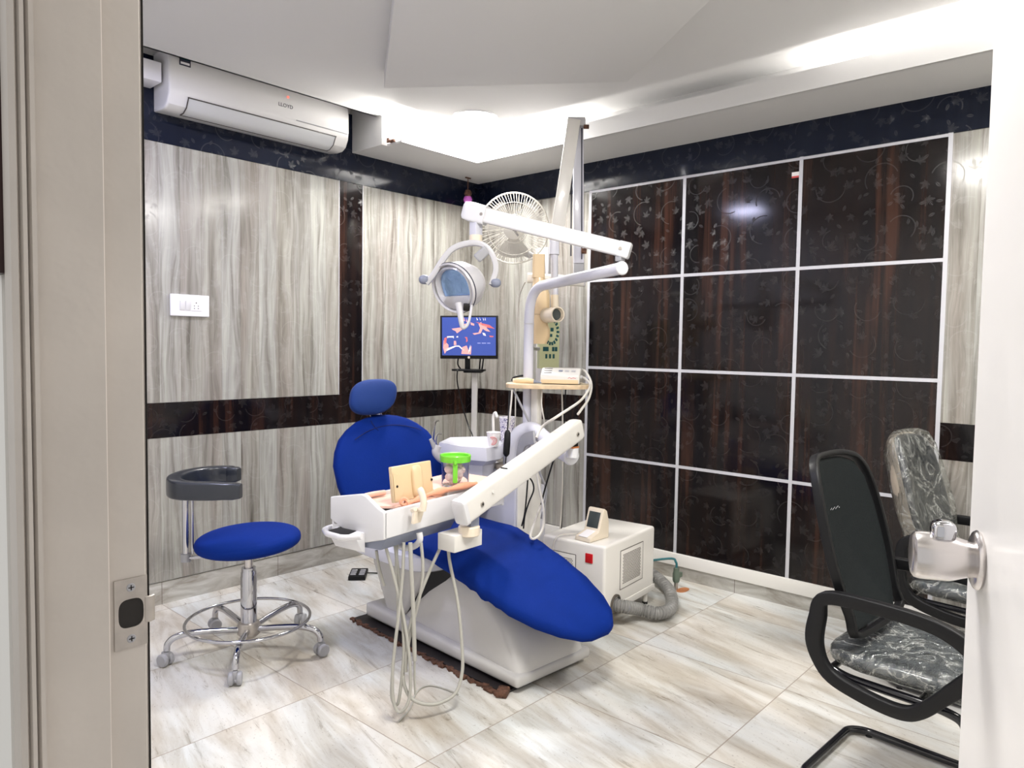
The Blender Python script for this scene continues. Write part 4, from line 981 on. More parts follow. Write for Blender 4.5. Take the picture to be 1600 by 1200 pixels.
q = new(); tube(q, smooth_path([(-2.350, -1.938, 0.005), (-2.256, -1.894, 0.005), (-2.137, -1.802, 0.005), (-2.069, -1.797, 0.005), (-2.042, -1.868, 0.005), (-2.038, -1.945, 0.005)], 8), 0.0032, 8); obj('tubing', q, 'hose', t)

# things on the tray
zl = 0.802
Fl = Ft @ Matrix.Translation((0, 0, 0))
t = thing('tray_liner', 'pink paper liner with salmon folded edge lying in the white delivery tray', 'tray liner', tuple(Ft @ Vector((0.3, 0.17, 0.80))))
q = new(); prism(q, [(0.13, 0.11), (0.19, 0.028), (0.37, 0.030), (0.37, 0.270), (0.03, 0.270), (0.03, 0.25)], 0.012, Ft @ Matrix.Translation((0, 0, zl - 0.002)), bev=0.004, allbev=True); obj('liner', q, 'pink', t)
q = new(); tube(q, smooth_path([Ft @ Vector(p) for p in ((0.150, 0.036, 0.827), (0.20, 0.032, 0.830), (0.30, 0.026, 0.845), (0.40, 0.002, 0.853), (0.55, -0.010, 0.853))], 6), [0.012 + 0.004 * math.sin(i) for i in range(25)], 12); obj('folded_edge', q, 'orange', t)
q = new(); tube(q, smooth_path([Ft @ Vector(p) for p in ((0.13, 0.255, 0.826), (0.16, 0.262, 0.828), (0.21, 0.26, 0.828), (0.26, 0.255, 0.826))], 5), 0.011, 12); obj('folded_edge', q, 'pink', t)
q = new(); lathe(q, [(0.006, 0), (0.017, -0.004), (0.020, 0.008), (0.014, 0.012), (0.006, 0.01)], frame_z(Ft @ Vector((0.150, 0.045, 0.832)), (-0.5, -0.8, 0.3)), 18); obj('rolled_end', q, 'orange', t)

q = new(); bounds(q, (0.385, 0.017, 0.742), (LW - 0.015, DW - 0.015, 0.834), Ft, bev=0.004); obj('raised_shelf', q, 'white_plastic', tray)
q = new(); prism(q, [(0.380, 0.012), (0.768, 0.004), (0.774, 0.286), (0.380, 0.280)], 0.006, Ft @ Matrix.Translation((0, 0, 0.8350)), bev=0.002, allbev=True); prism(q, [(0.366, 0.03), (0.383, 0.03), (0.383, 0.270), (0.366, 0.270)], 0.024, Ft @ Matrix.Translation((0, 0, 0.814))); obj('liner_over_shelf', q, 'pink', t)
vc = Vector((-2.175, -1.800, 0.894)); vc.z = max(vc.z, 0.8155 + 0.0715); vx = Vector((0.995, 0.10, 0)).normalized(); vn = Vector((0.10, -0.985, 0.13)).normalized(); vy = vn.cross(vx)
Fv = frame(vc, vx, vy, vn)
t = thing('film_viewer', 'beige rectangular plastic plate standing upright in the delivery tray', 'viewer', tuple(vc - Vector((0, 0, 0.065))))
q = new(); box(q, (0, 0, 0), (0.228, 0.143, 0.020), Fv, bev=0.005, seg=3); obj('plate', q, 'beige', t)
q = new(); pillow(q, superell(0.029, 0.066, 4, 36), 0.018, 0.004, Fv @ Matrix.Translation((0.018, -0.002, 0.010)), rings=6); obj('center_rib', q, 'beige', t)
q = new(); lathe(q, [(0.0, 0.003), (0.055, 0.002), (0.056, 0.0), (0, 0)], Fv @ Matrix.Translation((-0.112, -0.01, 0.0098)), 20, -PI / 2, PI / 2); obj('curved_recess', q, 'beige', t)
for x in (-0.095, 0.106):
    q = new(); cyl(q, 0.0055, 0.002, Fv @ Matrix.Translation((x, -0.008, 0.0115)), 16); obj('screw_hole', q, 'dark_gap', t)
t = thing('hook_holder', 'cream curved instrument hook clipped on the front rim of the delivery tray', 'holder', (-2.276, -1.955, 0.779))
q = new(); tube(q, smooth_path([(-2.268, -1.955, 0.900), (-2.265, -1.966, 0.884), (-2.264, -1.977, 0.850), (-2.268, -1.975, 0.816)], 6), [0.010, 0.011, 0.012, 0.013] * 1 + [0.0135] * 15, 14); obj('hook', q, 'pale_beige', t)
q = new(); prism(q, [(-0.030, -0.026), (0.012, -0.026), (0.030, 0.012), (0.016, 0.024), (-0.022, 0.022)], 0.014, frame((-2.272, -1.943, 0.792), rx, (0, 0, 1), -ry), bev=0.003, allbev=True); obj('clip', q, 'pale_beige', t)
q = new(); cyl(q, 0.009, 0.03, frame_z((-2.282, -1.931, 0.813), (-0.2, -0.9, 0.3)), 18, bev=0.002); cyl(q, 0.009, 0.03, frame_z((-2.267, -1.947, 0.814), (-0.2, -0.9, 0.3)), 18, bev=0.002); obj('roller', q, 'pale_beige', t)

jb = Vector((-1.918, -1.787, 0.828)); jb.z = 0.8415
t = thing('cotton_jar', 'clear jar of cotton with a lime green lid on the pink liner', 'jar', tuple(jb))
Fj = Matrix.Translation(jb)
q = new(); Fj = Fj @ Matrix.Scale(1.08, 4); lathe(q, [(0, 0.001), (0.050, 0.0), (0.054, 0.006), (0.058, 0.105), (0.056, 0.105), (0.052, 0.008), (0.0, 0.004)], Fj, 40); obj('jar_wall', q, 'clear', t)
q = new(); lathe(q, [(0.057, 0.098), (0.061, 0.098), (0.063, 0.122), (0.061, 0.125), (0.054, 0.123), (0.053, 0.113), (0.0, 0.112), (0.0, 0.108), (0.056, 0.108)], Fj, 44); lid = obj('lid', q, 'green', t)
va = Vector((-0.743 + 0.05, -0.669 - 0.05, 0)).normalized(); vr = Vector((va.y, -va.x, 0))
q = new(); prism(q, rrect(0.020, 0.082, 0.004), 0.006, frame(jb + va * 0.0635 + Vector((0, 0, 0.063)), -vr, (0, 0, 1), va), bev=0.0015, allbev=True); tube(q, [jb + va * 0.065 + Vector((0, 0, 0.104)), jb + va * 0.072 + Vector((0, 0, 0.107)), jb + va * 0.070 + Vector((0, 0, 0.116))], 0.008, 10); obj('strap_handle', q, 'green', lid)
random.seed(3)
q = new()
for k in range(16):
    r_ = random.uniform(0.01, 0.034); a_ = random.uniform(0, 6.28); s_ = random.uniform(0.017, 0.021)
    tt = new(); bmesh.ops.create_icosphere(tt, subdivisions=2, radius=s_)
    for v in tt.verts: v.co *= 1 + 0.08 * math.sin(v.co.x * 300 + k) * math.cos(v.co.z * 260)
    merge(q, tt, Matrix.Translation(jb + Vector((r_ * math.cos(a_), r_ * math.sin(a_), 0.022 + 0.0046 * k))))
o_ = obj('cotton_balls', q, 'cotton', t); o_['kind'] = 'stuff'

# ------------------------------------------------------------------ operating light
L1, L0 = Vector((-1.355, -2.279, 1.876)), Vector((-1.644, -1.613, 2.072))
t = thing('operating_light', 'dental operating light with blue reflector on a long white spring arm', 'dental lamp', (-1.373, -2.262, 1.839))
ld = (L1 - L0).normalized()
q = new(); tube(q, [L0, L0 + ld * 0.01, L1 - ld * 0.02, L1], [0.95, 1.0, 0.98, 0.92], 28, flat=(0.034, 0.026), ref=(0, 0, 1)); arm = obj('arm', q, 'white_plastic', t)
q = new(); tube(q, [L0 - ld * 0.058, L0 - ld * 0.05, L0 - ld * 0.02, L0 + ld * 0.06], [0.7, 0.95, 1.08, 1.06], 28, flat=(0.042, 0.029), ref=(0, 0, 1)); obj('knuckle', q, 'white_plastic', t)
q = new(); tube(q, [L1 - ld * 0.04, L1 + ld * 0.006, L1 + ld * 0.01], [1.05, 1.05, 0.9], 28, flat=(0.034, 0.027), ref=(0, 0, 1)); obj('end_cap', q, 'white_plastic', t)
ls = ld.cross(Vector((0, 0, 1))).normalized()
if ls.dot(Vector((-0.743, -0.669, 0))) < 0: ls = -ls
for s_ in (0.045, (L1 - L0).length - 0.03):
    q = new(); cyl(q, 0.008, 0.003, frame_z(L0 + ld * s_ + ls * 0.029, ls), 18, bev=0.001); obj('screw', q, 'dull_steel', arm)
q = new(); box(q, (0, 0, 0), (0.034, 0.030, 0.022), Matrix.Translation(Vector((end.x, end.y, end.z + 0.0435)) - d_ * 0.012), bev=0.002); obj('pivot', q, 'mid_grey', t)
K = Vector((-1.641, -1.619, 2.036))
q = new(); bounds(q, (K.x - 0.022, K.y - 0.022, K.z - 0.075), (K.x + 0.022, K.y + 0.022, K.z + 0.01), bev=0.003); obj('drop_post', q, 'lav_white', t)
q = new(); lathe(q, [(0, -0.115), (0.020, -0.115), (0.022, -0.107), (0.030, -0.107), (0.031, -0.103), (0.030, -0.068), (0, -0.068)], Matrix.Translation(K), 28); obj('swivel_collar', q, 'pale_beige', t)
HD = 3.40
yk = smooth_path([(-1.820, -1.474, 1.736), (-1.797, -1.497, 1.775), (-1.767, -1.525, 1.842), (-1.735, -1.555, 1.896), (-1.698, -1.594, 1.921), (-1.658, -1.639, 1.928), (-1.627, -1.675, 1.910), (-1.606, -1.702, 1.863), (-1.600, -1.713, 1.803), (-1.616, -1.701, 1.734)], 6)
q = new(); tube(q, yk, 1.0, 16, flat=(0.017, 0.013), ref=(-0.743, -0.669, 0.0)); obj('yoke', q, 'lamp_grey', t)
for p_, nm in (((-1.825, -1.466, 1.754), 'side_cap'), ((-1.603, -1.714, 1.744), 'side_cap')):
    q = new(); pillow(q, superell(0.026, 0.022, 2.3, 28), 0.026, 0.022, frame(p_, (0.5, -0.5, 0.7), (0.3, 0.4, 0.1), (0.6, -0.6, -0.2)) if False else frame_z(p_, (-0.743, -0.669, -0.1)), rings=6, p=2.2); obj(nm, q, 'grey_plastic', t)
q = new(); box(q, (0, 0, 0), (0.070, 0.045, 0.040), frame_z((-1.642, -1.661, 1.877), (-0.5, -0.55, -0.1)) @ Matrix.Rotation(0.75, 4, 'Z'), bev=0.011, seg=3); obj('sensor_box', q, 'mid_grey', t)
# head: bowl shell opening towards the chair
Hc = Vector((-1.728, -1.577, 1.720))
fwv = Vector((0.743, 0.669, 0)); rtv = Vector((0.669, -0.743, 0))
n_ = (-fwv * 0.66 - rtv * 0.62 + Vector((0, 0, -0.34))).normalized()
hx_ = Vector((0, 0, 1)).cross(n_).normalized(); hy_ = n_.cross(hx_)
Fh = frame(Hc, hx_, hy_, n_)
def bowl(prof, sx=1.0, sy=0.86): 
    tt = new(); lathe(tt, prof, None, 48); tt.transform(Matrix.Diagonal((sx, sy, 1, 1)))
    return tt
q = new(); merge(q, bowl([(0.0, -0.135), (0.05, -0.130), (0.095, -0.105), (0.128, -0.055), (0.140, 0.0), (0.141, 0.018), (0.136, 0.026), (0.129, 0.024), (0.126, 0.012), (0.122, 0.0)]), Fh); obj('head_shell', q, 'lamp_grey', t, 60)
q = new()
def win(a, b_, c_, y0): return [(x, max(y, y0)) for x, y in superell(a, b_, c_, 48)]
fr = win(0.124, 0.106, 2.2, -0.2); 
inner = [(x * 0.78, max(y * 0.82, -0.040)) for x, y in superell(0.124, 0.106, 2.4, 48)]
loft(q, [[(x, y, 0.012) for x, y in fr], [(x, y, 0.022) for x, y in [(a * 0.9, b_ * 0.9) for a, b_ in fr]], [(x, y, 0.010) for x, y in inner], [(x, y, -0.004) for x, y in inner]], Fh, cap=False); obj('face_shroud', q, 'lamp_grey', t, 60)
q = new(); pillow(q, inner, 0.006, 0.004, Fh @ Matrix.Translation((0, 0, -0.002)), rings=6); obj('reflector_window', q, 'lamp_glass', t, 60)
q = new(); tube(q, [Fh @ Vector((0.141 * math.cos(a), 0.121 * math.sin(a), 0.012)) for a in [2 * PI * k / 48 for k in range(48)]], 0.003, 8, closed=True); obj('rim_seam', q, 'text_dark', t)
# vent and grip
q = new(); box(q, (0, 0, 0), (0.040, 0.030, 0.022), frame_z((-1.721, -1.652, 1.626), (-0.6, -0.6, -0.5)), bev=0.003); obj('rear_vent', q, 'dark_gap', t)
q = new(); tube(q, smooth_path([(-1.764, -1.633, 1.642), (-1.766, -1.649, 1.595), (-1.771, -1.663, 1.551), (-1.766, -1.670, 1.530), (-1.751, -1.684, 1.548), (-1.735, -1.684, 1.595), (-1.716, -1.672, 1.638)], 6), [0.017 - 0.00042 * i for i in range(25)] + [0.0065] * 12, 14); obj('grip', q, 'lamp_grey', t)

# ------------------------------------------------------------------ dental X-ray unit
XD = 4.16
t = thing('xray_unit', 'folding arm dental x-ray unit with beige tube head behind the pole', 'x-ray unit', (-0.817, -1.444, 1.822))
def beam(a, b_, wx, wy, name, m, par, ref=None, seg=4):
    qq = new(); a, b_ = Vector(a), Vector(b_); d = (b_ - a); Fz = frame_z(a, d, ref or (0.669, -0.743, 0))
    box(qq, (0, 0, d.length / 2), (wx, wy, d.length), Fz, bev=0.005, seg=2); return obj(name, qq, m, par)
beam((-0.808, -1.435, 2.070), (-0.720, -1.480, 2.745), 0.055, 0.074, 'lower_arm', 'cream_white', t)
beam((-0.677, -1.501, 1.933), (-0.657, -1.461, 2.741), 0.050, 0.060, 'upper_arm', 'lav_white', t)
q = new(); tube(q, [(-0.691, -1.515, 2.701), (-0.713, -1.549, 1.952)], 0.004, 6); tube(q, [(-0.722, -1.471, 2.449), (-0.738, -1.490, 1.972)], 0.004, 6); obj('cable_channel', q, 'text_dark', t)
q = new(); box(q, (0, 0, 0), (0.105, 0.075, 0.05), frame((-0.688, -1.471, 2.739), rd, fd, (0, 0, 1)), bev=0.008); obj('elbow', q, 'lamp_grey', t)
q = new(); cyl(q, 0.012, 0.03, frame_z((-0.684, -1.523, 2.709), rd), 16); cyl(q, 0.016, 0.03, frame_z((-0.714, -1.545, 1.999), rd), 16); obj('hinge_pin', q, 'rust', t)
a_, b2 = Vector((-0.816, -1.428, 2.048)), Vector((-0.817, -1.431, 1.983))
q = new(); tube(q, [(-0.814, -1.426, 2.092), (-0.818, -1.431, 1.975)], 1.0, 20, flat=(0.028, 0.028), ref=(0.743, 0.669, 0)); obj('arm_socket', q, 'lav_white', t)
q = new(); tube(q, [(-0.817, -1.431, 1.983), (-0.823, -1.443, 1.745)], 0.0215, 20); obj('drop_post', q, 'lav_white', t)
q = new(); tube(q, [(-0.823, -1.443, 1.745), (-0.824, -1.449, 1.661)], 0.0225, 20); obj('post_sleeve', q, 'pale_beige', t)
# level cylinder
c0, c1 = Vector((-0.863, -1.270, 1.849)), Vector((-0.642, -1.518, 1.831))
q = new(); tube(q, [c0, c1], 0.030, 24); obj('level_cylinder', q, 'cream_white', t)
q = new(); cyl(q, 0.033, 0.010, frame_z(c1 - (c1 - c0).normalized() * 0.004, c1 - c0), 24, bev=0.003); sc2 = obj('cylinder_cap', q, 'lamp_grey', t)
q = new(); cyl(q, 0.006, 0.004, frame_z(c1 + (c1 - c0).normalized() * 0.006, c1 - c0), 12); obj('cap_screw', q, 'dark_gap', sc2)
q = new(); box(q, (0, 0, 0), (0.06, 0.06, 0.07), frame((-0.662, -1.490, 1.905), rd, fd, (0, 0, 1)), bev=0.006); obj('arm_foot', q, 'mid_grey', t)
# tube head
TD = 4.12
def sect(px, py, w, h_, d): 
    c = Vector((-0.905, -1.409, 1.781)); return None
hd_pts = [((842, 399), 0.036, 0.036), ((842, 432), 0.036, 0.036), ((845, 446), 0.044, 0.042), ((846, 462), 0.050, 0.048), ((845, 480), 0.050, 0.050), ((845, 491), 0.047, 0.046)]
def P2(px, py): return Vector((-0.907, -1.392, 1.965)) + rd * ((px - 842) * TD / 1136) + Vector((0, 0, -(py - 399) * TD / 1136))
def head_loft(lst, e=3.0):
    return [[P2(p[0], p[1]) + rd * x + fd * y for x, y in superell(w, d, e, 32)] for p, w, d in lst]
q = new(); loft(q, head_loft([((842, 398), 0.034, 0.034), ((842, 434), 0.036, 0.036)], 5)); obj('counter_block', q, 'beige', t)
q = new(); loft(q, head_loft([((843, 432), 0.030, 0.034), ((844, 444), 0.040, 0.042), ((846, 460), 0.052, 0.050), ((846, 478), 0.052, 0.052), ((845, 491), 0.046, 0.048)], 2.4)); obj('tube_housing', q, 'beige', t, 60)
q = new(); loft(q, head_loft([((844, 491.5), 0.044, 0.046), ((845, 505), 0.046, 0.048), ((847, 516), 0.052, 0.050), ((847, 526), 0.052, 0.050), ((845, 537), 0.040, 0.042)], 3.2)); obj('lower_housing', q, 'beige', t, 40)
ca, cb_ = Vector((-0.908, -1.448, 1.625)), Vector((-0.955, -1.576, 1.627))
cd = (cb_ - ca).normalized()
q = new(); lathe(q, [(0, 0), (0.034, 0), (0.042, 0.012), (0.042, (cb_ - ca).length), (0.036, (cb_ - ca).length), (0.030, (cb_ - ca).length - 0.03), (0.0, (cb_ - ca).length - 0.035)], frame_z(ca, cd), 32); cone = obj('aiming_cone', q, 'pale_beige', t)
q = new(); lathe(q, [(0, 0), (0.034, 0.0), (0.034, 0.003), (0.018, 0.001), (0.0, 0.001)], frame_z(ca + cd * ((cb_ - ca).length - 0.026), cd), 28); obj('cone_opening', q, 'screen_dark', cone)
q = new(); cyl(q, 0.010, 0.012, frame_z((-0.963, -1.399, 1.663), -rd), 14); obj('knob', q, 'beige', t)

# control panel with ring of keys, hung on the unit
pc = Vector((-0.693, -1.308, 1.487)); pn = Vector((-0.20, -0.98, 0)).normalized(); px_ = Vector((0.98, -0.20, 0)).normalized()
Fp2 = frame(pc, px_, (0, 0, 1), pn)
t = thing('xray_control_panel', 'sage coloured control panel with a ring of teal keys behind the x-ray head', 'control panel', tuple(pc - Vector((0, 0, 0.17))))
q = new(); box(q, (0, 0, -0.012), (0.155, 0.335, 0.024), Fp2, bev=0.004); obj('panel', q, 'panel_green', t)
for k in range(18):
    a = 2 * PI * k / 18; q = new(); box(q, (0, 0, 0), (0.020, 0.013, 0.002), Fp2 @ Matrix.Translation((0.010 + 0.052 * math.cos(a), 0.052 + 0.072 * math.sin(a), 0.001)) @ rotz(a)); obj('key', q, 'key_teal', t)
for x, y, w, h_ in ((0.016, 0.065, 0.022, 0.022), (0.010, 0.030, 0.016, 0.018), (-0.03, -0.052, 0.042, 0.026), (0.028, -0.052, 0.018, 0.026), (0.050, -0.052, 0.018, 0.026), (-0.025, -0.095, 0.014, 0.026), (0.004, -0.095, 0.014, 0.026), (0.032, -0.095, 0.014, 0.026)):
    q = new(); box(q, (x, y, 0.001), (w, h_, 0.002), Fp2); obj('key', q, 'key_teal', t)
q = new(); box(q, (0, 0, 0), (0.10, 0.06, 0.42), Matrix.Translation((-0.635, -1.227, 1.436)) @ rotz(-0.2), bev=0.006); obj('rear_box', q, 'cream_white', t)
q = new(); tube(q, [(-0.682, -1.235, 1.436), Vector((PXp, PYp, (-0.682, -1.235, 1.436)[2])) + (Vector((-0.682, -1.235, 1.436)) - Vector((PXp, PYp, (-0.682, -1.235, 1.436)[2]))).normalized() * 0.029], 0.012, 10); obj('clamp', q, 'mid_grey', t)

# ------------------------------------------------------------------ wall fan
fc_ = Vector((-0.525, -0.854, 2.217)); fn = (Vector((-3.9, -3.9, 1.30)) - fc_).normalized()
fxx = Vector((0, 0, 1)).cross(fn).normalized(); fyy = fn.cross(fxx); Ff = frame(fc_, fxx, fyy, fn)
t = thing('wall_fan', 'round ivory wall fan with wire guard in the room corner', 'fan', (fc_.x, fc_.y, fc_.z - 0.2))
R_ = 0.226
q = new()
for r_, z_, th in ((R_, 0.0, 0.006), (R_ * 0.74, 0.050, 0.0022), (R_ * 0.40, 0.066, 0.0022)):
    tube(q, [Ff @ Vector((r_ * math.cos(a), r_ * math.sin(a), z_)) for a in [2 * PI * k / 64 for k in range(64)]], th, 6, closed=True)
for k in range(72):
    a = 2 * PI * k / 72; a2 = a + 0.12
    pts = [Ff @ Vector((r_ * math.cos(a + (a2 - a) * s), r_ * math.sin(a + (a2 - a) * s), z_)) for r_, z_, s in ((0.066, 0.068, 0), (0.11, 0.064, 0.3), (0.165, 0.050, 0.6), (0.205, 0.026, 0.9), (R_, 0.0, 1))]
    tube(q, pts, 0.0011, 4, cap=False)
obj('front_guard', q, 'fan_wire', t)
q = new()
for k in range(48):
    a = 2 * PI * k / 48
    tube(q, [Ff @ Vector((r_ * math.cos(a), r_ * math.sin(a), z_)) for r_, z_ in ((0.05, -0.075), (0.15, -0.065), (0.205, -0.030), (R_, 0.0))], 0.0009, 4, cap=False)
obj('rear_guard', q, 'fan_wire', t)
q = new(); lathe(q, [(0, 0.078), (0.060, 0.074), (0.068, 0.068), (0.068, 0.062), (0, 0.062)], Ff, 40); hub = obj('hub_badge', q, 'fan_wire', t)
obj('lettering', text_bm('crompton', 0.026, Ff @ Matrix.Translation((0, 0, 0.0785)) @ rotz(-0.95), 0.0008), 'text_dark', hub)
for k in range(3):
    q = new(); tt = new()
    n1_, n2_ = 10, 8; vs = []
    for i in range(n1_ + 1):
        r_ = 0.035 + 0.155 * i / n1_; row = []
        for j in range(n2_ + 1):
            s = j / n2_; wd = 0.55 + 0.55 * math.sin(PI * min(1, i / n1_) * 0.6)
            a = 2 * PI * k / 3 + 0.5 + (s - 0.5) * wd * (1.2 if i < n1_ else 1.0)
            row.append(tt.verts.new((r_ * math.cos(a), r_ * math.sin(a), 0.012 - 0.035 * (s - 0.5))))
        vs.append(row)
    for i in range(n1_):
        for j in range(n2_): tt.faces.new((vs[i][j], vs[i + 1][j], vs[i + 1][j + 1], vs[i][j + 1]))
    bmesh.ops.solidify(tt, geom=tt.faces[:], thickness=0.0025); merge(q, tt, Ff); obj('blade', q, 'fan_blade', t, 60)
q = new(); lathe(q, [(0, 0.030), (0.034, 0.028), (0.036, -0.02), (0.034, -0.08), (0.055, -0.09), (0.060, -0.16), (0.045, -0.19), (0, -0.195)], Ff, 32); obj('motor', q, 'lamp_grey', t)
wp = Vector((-0.016, fc_.y + 0.16, 2.06))
q = new(); tube(q, smooth_path([fc_ - fn * 0.13, fc_ - fn * 0.15 + Vector((0.02, 0.02, -0.12)), wp + Vector((-0.14, -0.02, 0.02)), wp], 6), 0.022, 14); obj('neck', q, 'lamp_grey', t)
q = new(); box(q, (-0.028, wp.y, wp.z), (0.028, 0.12, 0.20), bev=0.01); obj('wall_bracket', q, 'lamp_grey', t)
q = new(); tube(q, smooth_path([wp + Vector((-0.03, 0, -0.09)), (-0.05, wp.y + 0.01, 1.7), (-0.03, wp.y - 0.02, 1.4), (-0.035, wp.y, 1.15)], 8), 0.004, 8); obj('power_cord', q, 'hose_pale', t)

# ------------------------------------------------------------------ monitor on its column
mc = Vector((-0.672, -0.597, 1.504)); mn = Vector((-0.80, -0.60, 0.0)).normalized(); mx = Vector((0.60, -0.80, 0)).normalized()
mup = Vector((0, 0, 1)); Fm2 = frame(mc, mx, mup, mn) @ rotz(0.012)
t = thing('monitor', 'black computer monitor showing blue and pink line art on a white column', 'monitor', (mc.x, mc.y, mc.z - 0.225))
mon = t
W_, H_ = 0.388, 0.288
q = new(); box(q, (0, 0, -0.016), (W_, H_, 0.030), Fm2, bev=0.004); bz = obj('bezel', q, 'black', t)
q = new(); box(q, (0, 0.006, -0.0005), (W_ - 0.026, H_ - 0.034, 0.002), Fm2); scn = obj('screen', q, 'screen_blue', t)
def art(shapes, m, name):
    for sh in shapes:
        qq = new()
        pts = [((x - 0.5) * (W_ - 0.026), (0.5 - y) * (H_ - 0.034) + 0.006) for x, y in sh]
        prism(qq, pts, 0.0004, Fm2 @ Matrix.Translation((0, 0, 0.0006)))
        obj(name, qq, m, scn)
art([[(0.36, 0.02), (0.38, 0.12), (0.36, 0.13)], [(0.41, 0.0), (0.43, 0.1), (0.40, 0.1)], [(0.45, 0.02), (0.47, 0.12), (0.45, 0.12)], [(0.36, 0.20), (0.46, 0.16), (0.44, 0.24), (0.37, 0.24)],
     [(0.18, 0.30), (0.33, 0.27), (0.42, 0.26), (0.38, 0.32), (0.28, 0.42), (0.25, 0.36), (0.20, 0.33)], [(0.03, 0.60), (0.12, 0.72), (0.12, 0.80), (0.05, 0.96), (0.02, 0.80)],
     [(0.22, 0.62), (0.26, 0.62), (0.27, 0.72), (0.22, 0.73)], [(0.38, 0.78), (0.46, 0.74), (0.50, 0.90), (0.55, 0.74), (0.54, 0.97), (0.36, 0.96)], [(0.53, 0.13), (0.60, 0.17), (0.60, 0.22), (0.54, 0.20)],
     [(0.68, 0.18), (0.73, 0.12), (0.74, 0.2), (0.84, 0.22), (0.83, 0.28), (0.90, 0.38), (0.82, 0.36), (0.76, 0.30), (0.72, 0.42), (0.60, 0.46), (0.57, 0.42), (0.68, 0.40), (0.71, 0.28)]], 'screen_pink', 'pink_drawing')
art([[(0.64, 0.0), (0.67, 0.07), (0.65, 0.08)], [(0.70, 0.0), (0.72, 0.08), (0.71, 0.08)], [(0.76, 0.0), (0.78, 0.07), (0.77, 0.09)], [(0.80, 0.0), (0.815, 0.08), (0.80, 0.08)], [(0.39, 0.25), (0.42, 0.25), (0.40, 0.32), (0.37, 0.31)],
     [(0.09, 0.50), (0.22, 0.49), (0.22, 0.56), (0.20, 0.53), (0.11, 0.53), (0.11, 0.56)], [(0.27, 0.50), (0.30, 0.49), (0.30, 0.53), (0.27, 0.53)], [(0.05, 0.84), (0.25, 0.74), (0.32, 0.74), (0.42, 0.86), (0.40, 0.88), (0.31, 0.77), (0.26, 0.77), (0.08, 0.89)],
     [(0.75, 0.40), (0.80, 0.42), (0.82, 0.49), (0.77, 0.47)], [(0.51, 0.80), (0.53, 0.72), (0.53, 0.88), (0.48, 0.96), (0.49, 0.90)]], 'screen_pale', 'pale_drawing')
art([[(0.04, 0.55), (0.09, 0.52), (0.08, 0.68), (0.04, 0.72)], [(0.42, 0.52), (0.47, 0.52), (0.48, 0.62), (0.45, 0.66), (0.45, 0.56)], [(0.88, 0.48), (0.96, 0.49), (0.95, 0.52), (0.89, 0.52)], [(0.63, 0.12), (0.88, 0.20), (0.98, 0.30), (0.84, 0.27), (0.70, 0.18)]], 'screen_red', 'red_drawing')
art([[(x0, 0.665), (x1, 0.665), (x1, 0.69), (x0, 0.69)] for x0, x1 in ((0.66, 0.72), (0.74, 0.82), (0.84, 0.90))], 'screen_text', 'faint_caption')
q = new(); cyl(q, 0.008, 0.002, Fm2 @ Matrix.Translation((0.0, -H_ / 2 + 0.010, -0.001)), 20); obj('logo_badge', q, 'pale_beige', bz)
q = new(); box(q, (-0.015, -0.168, -0.045), (0.036, 0.095, 0.018), Fm2, bev=0.002); obj('stand_neck', q, 'black', t)
q = new(); prism(q, superell(0.112, 0.085, 4, 32), 0.012, frame(mc - mn * 0.02 + Vector((0, 0, -0.225)), mx, mn, (0, 0, 1)), bev=0.002); obj('stand_foot', q, 'black', t)
for s_ in (0.075, 0.095, -0.075):
    q = new(); tube(q, smooth_path([Fm2 @ Vector((s_, -0.12, -0.04)), Fm2 @ Vector((s_ - 0.008, -0.18, -0.05)), Fm2 @ Vector((s_ * 0.85, -0.215, -0.06))], 5), 0.005, 8); obj('rear_cable', q, 'black', t)
col = mc - mn * 0.06 + mx * 0.036
t = thing('monitor_column', 'slim white square column carrying the monitor', 'column', (col.x, col.y, 0))
Fcl = frame((col.x, col.y, 0), mx, -mn, (0, 0, 1))
q = new(); bounds(q, (-0.019, -0.019, 0.01), (0.019, 0.019, mc.z - 0.233), Fcl, bev=0.002); obj('post', q, 'cream_white', t)
q = new(); bounds(q, (-0.07, -0.06, mc.z - 0.237), (0.05, 0.06, mc.z - 0.2255), Fcl, bev=0.001); obj('top_plate', q, 'black', t)
q = new(); bounds(q, (-0.12, -0.12, 0.0), (0.12, 0.12, 0.012), Fcl, bev=0.002); obj('foot_plate', q, 'cream_white', t)
t = thing('monitor_power_cord', 'thin black cord running down from the monitor to behind the spittoon', 'cord', (-0.744, -0.720, 0.823))
q = new(); tube(q, smooth_path([(-0.791, -0.616, 1.288), (-0.767, -0.587, 1.236), (-0.729, -0.560, 1.166), (-0.710, -0.592, 1.022), (-0.723, -0.661, 0.909), (-0.776, -0.758, 0.829), (-0.850, -0.847, 0.560), (-0.940, -0.959, 0.010)], 6), 0.0045, 8); obj('cord', q, 'black', t)

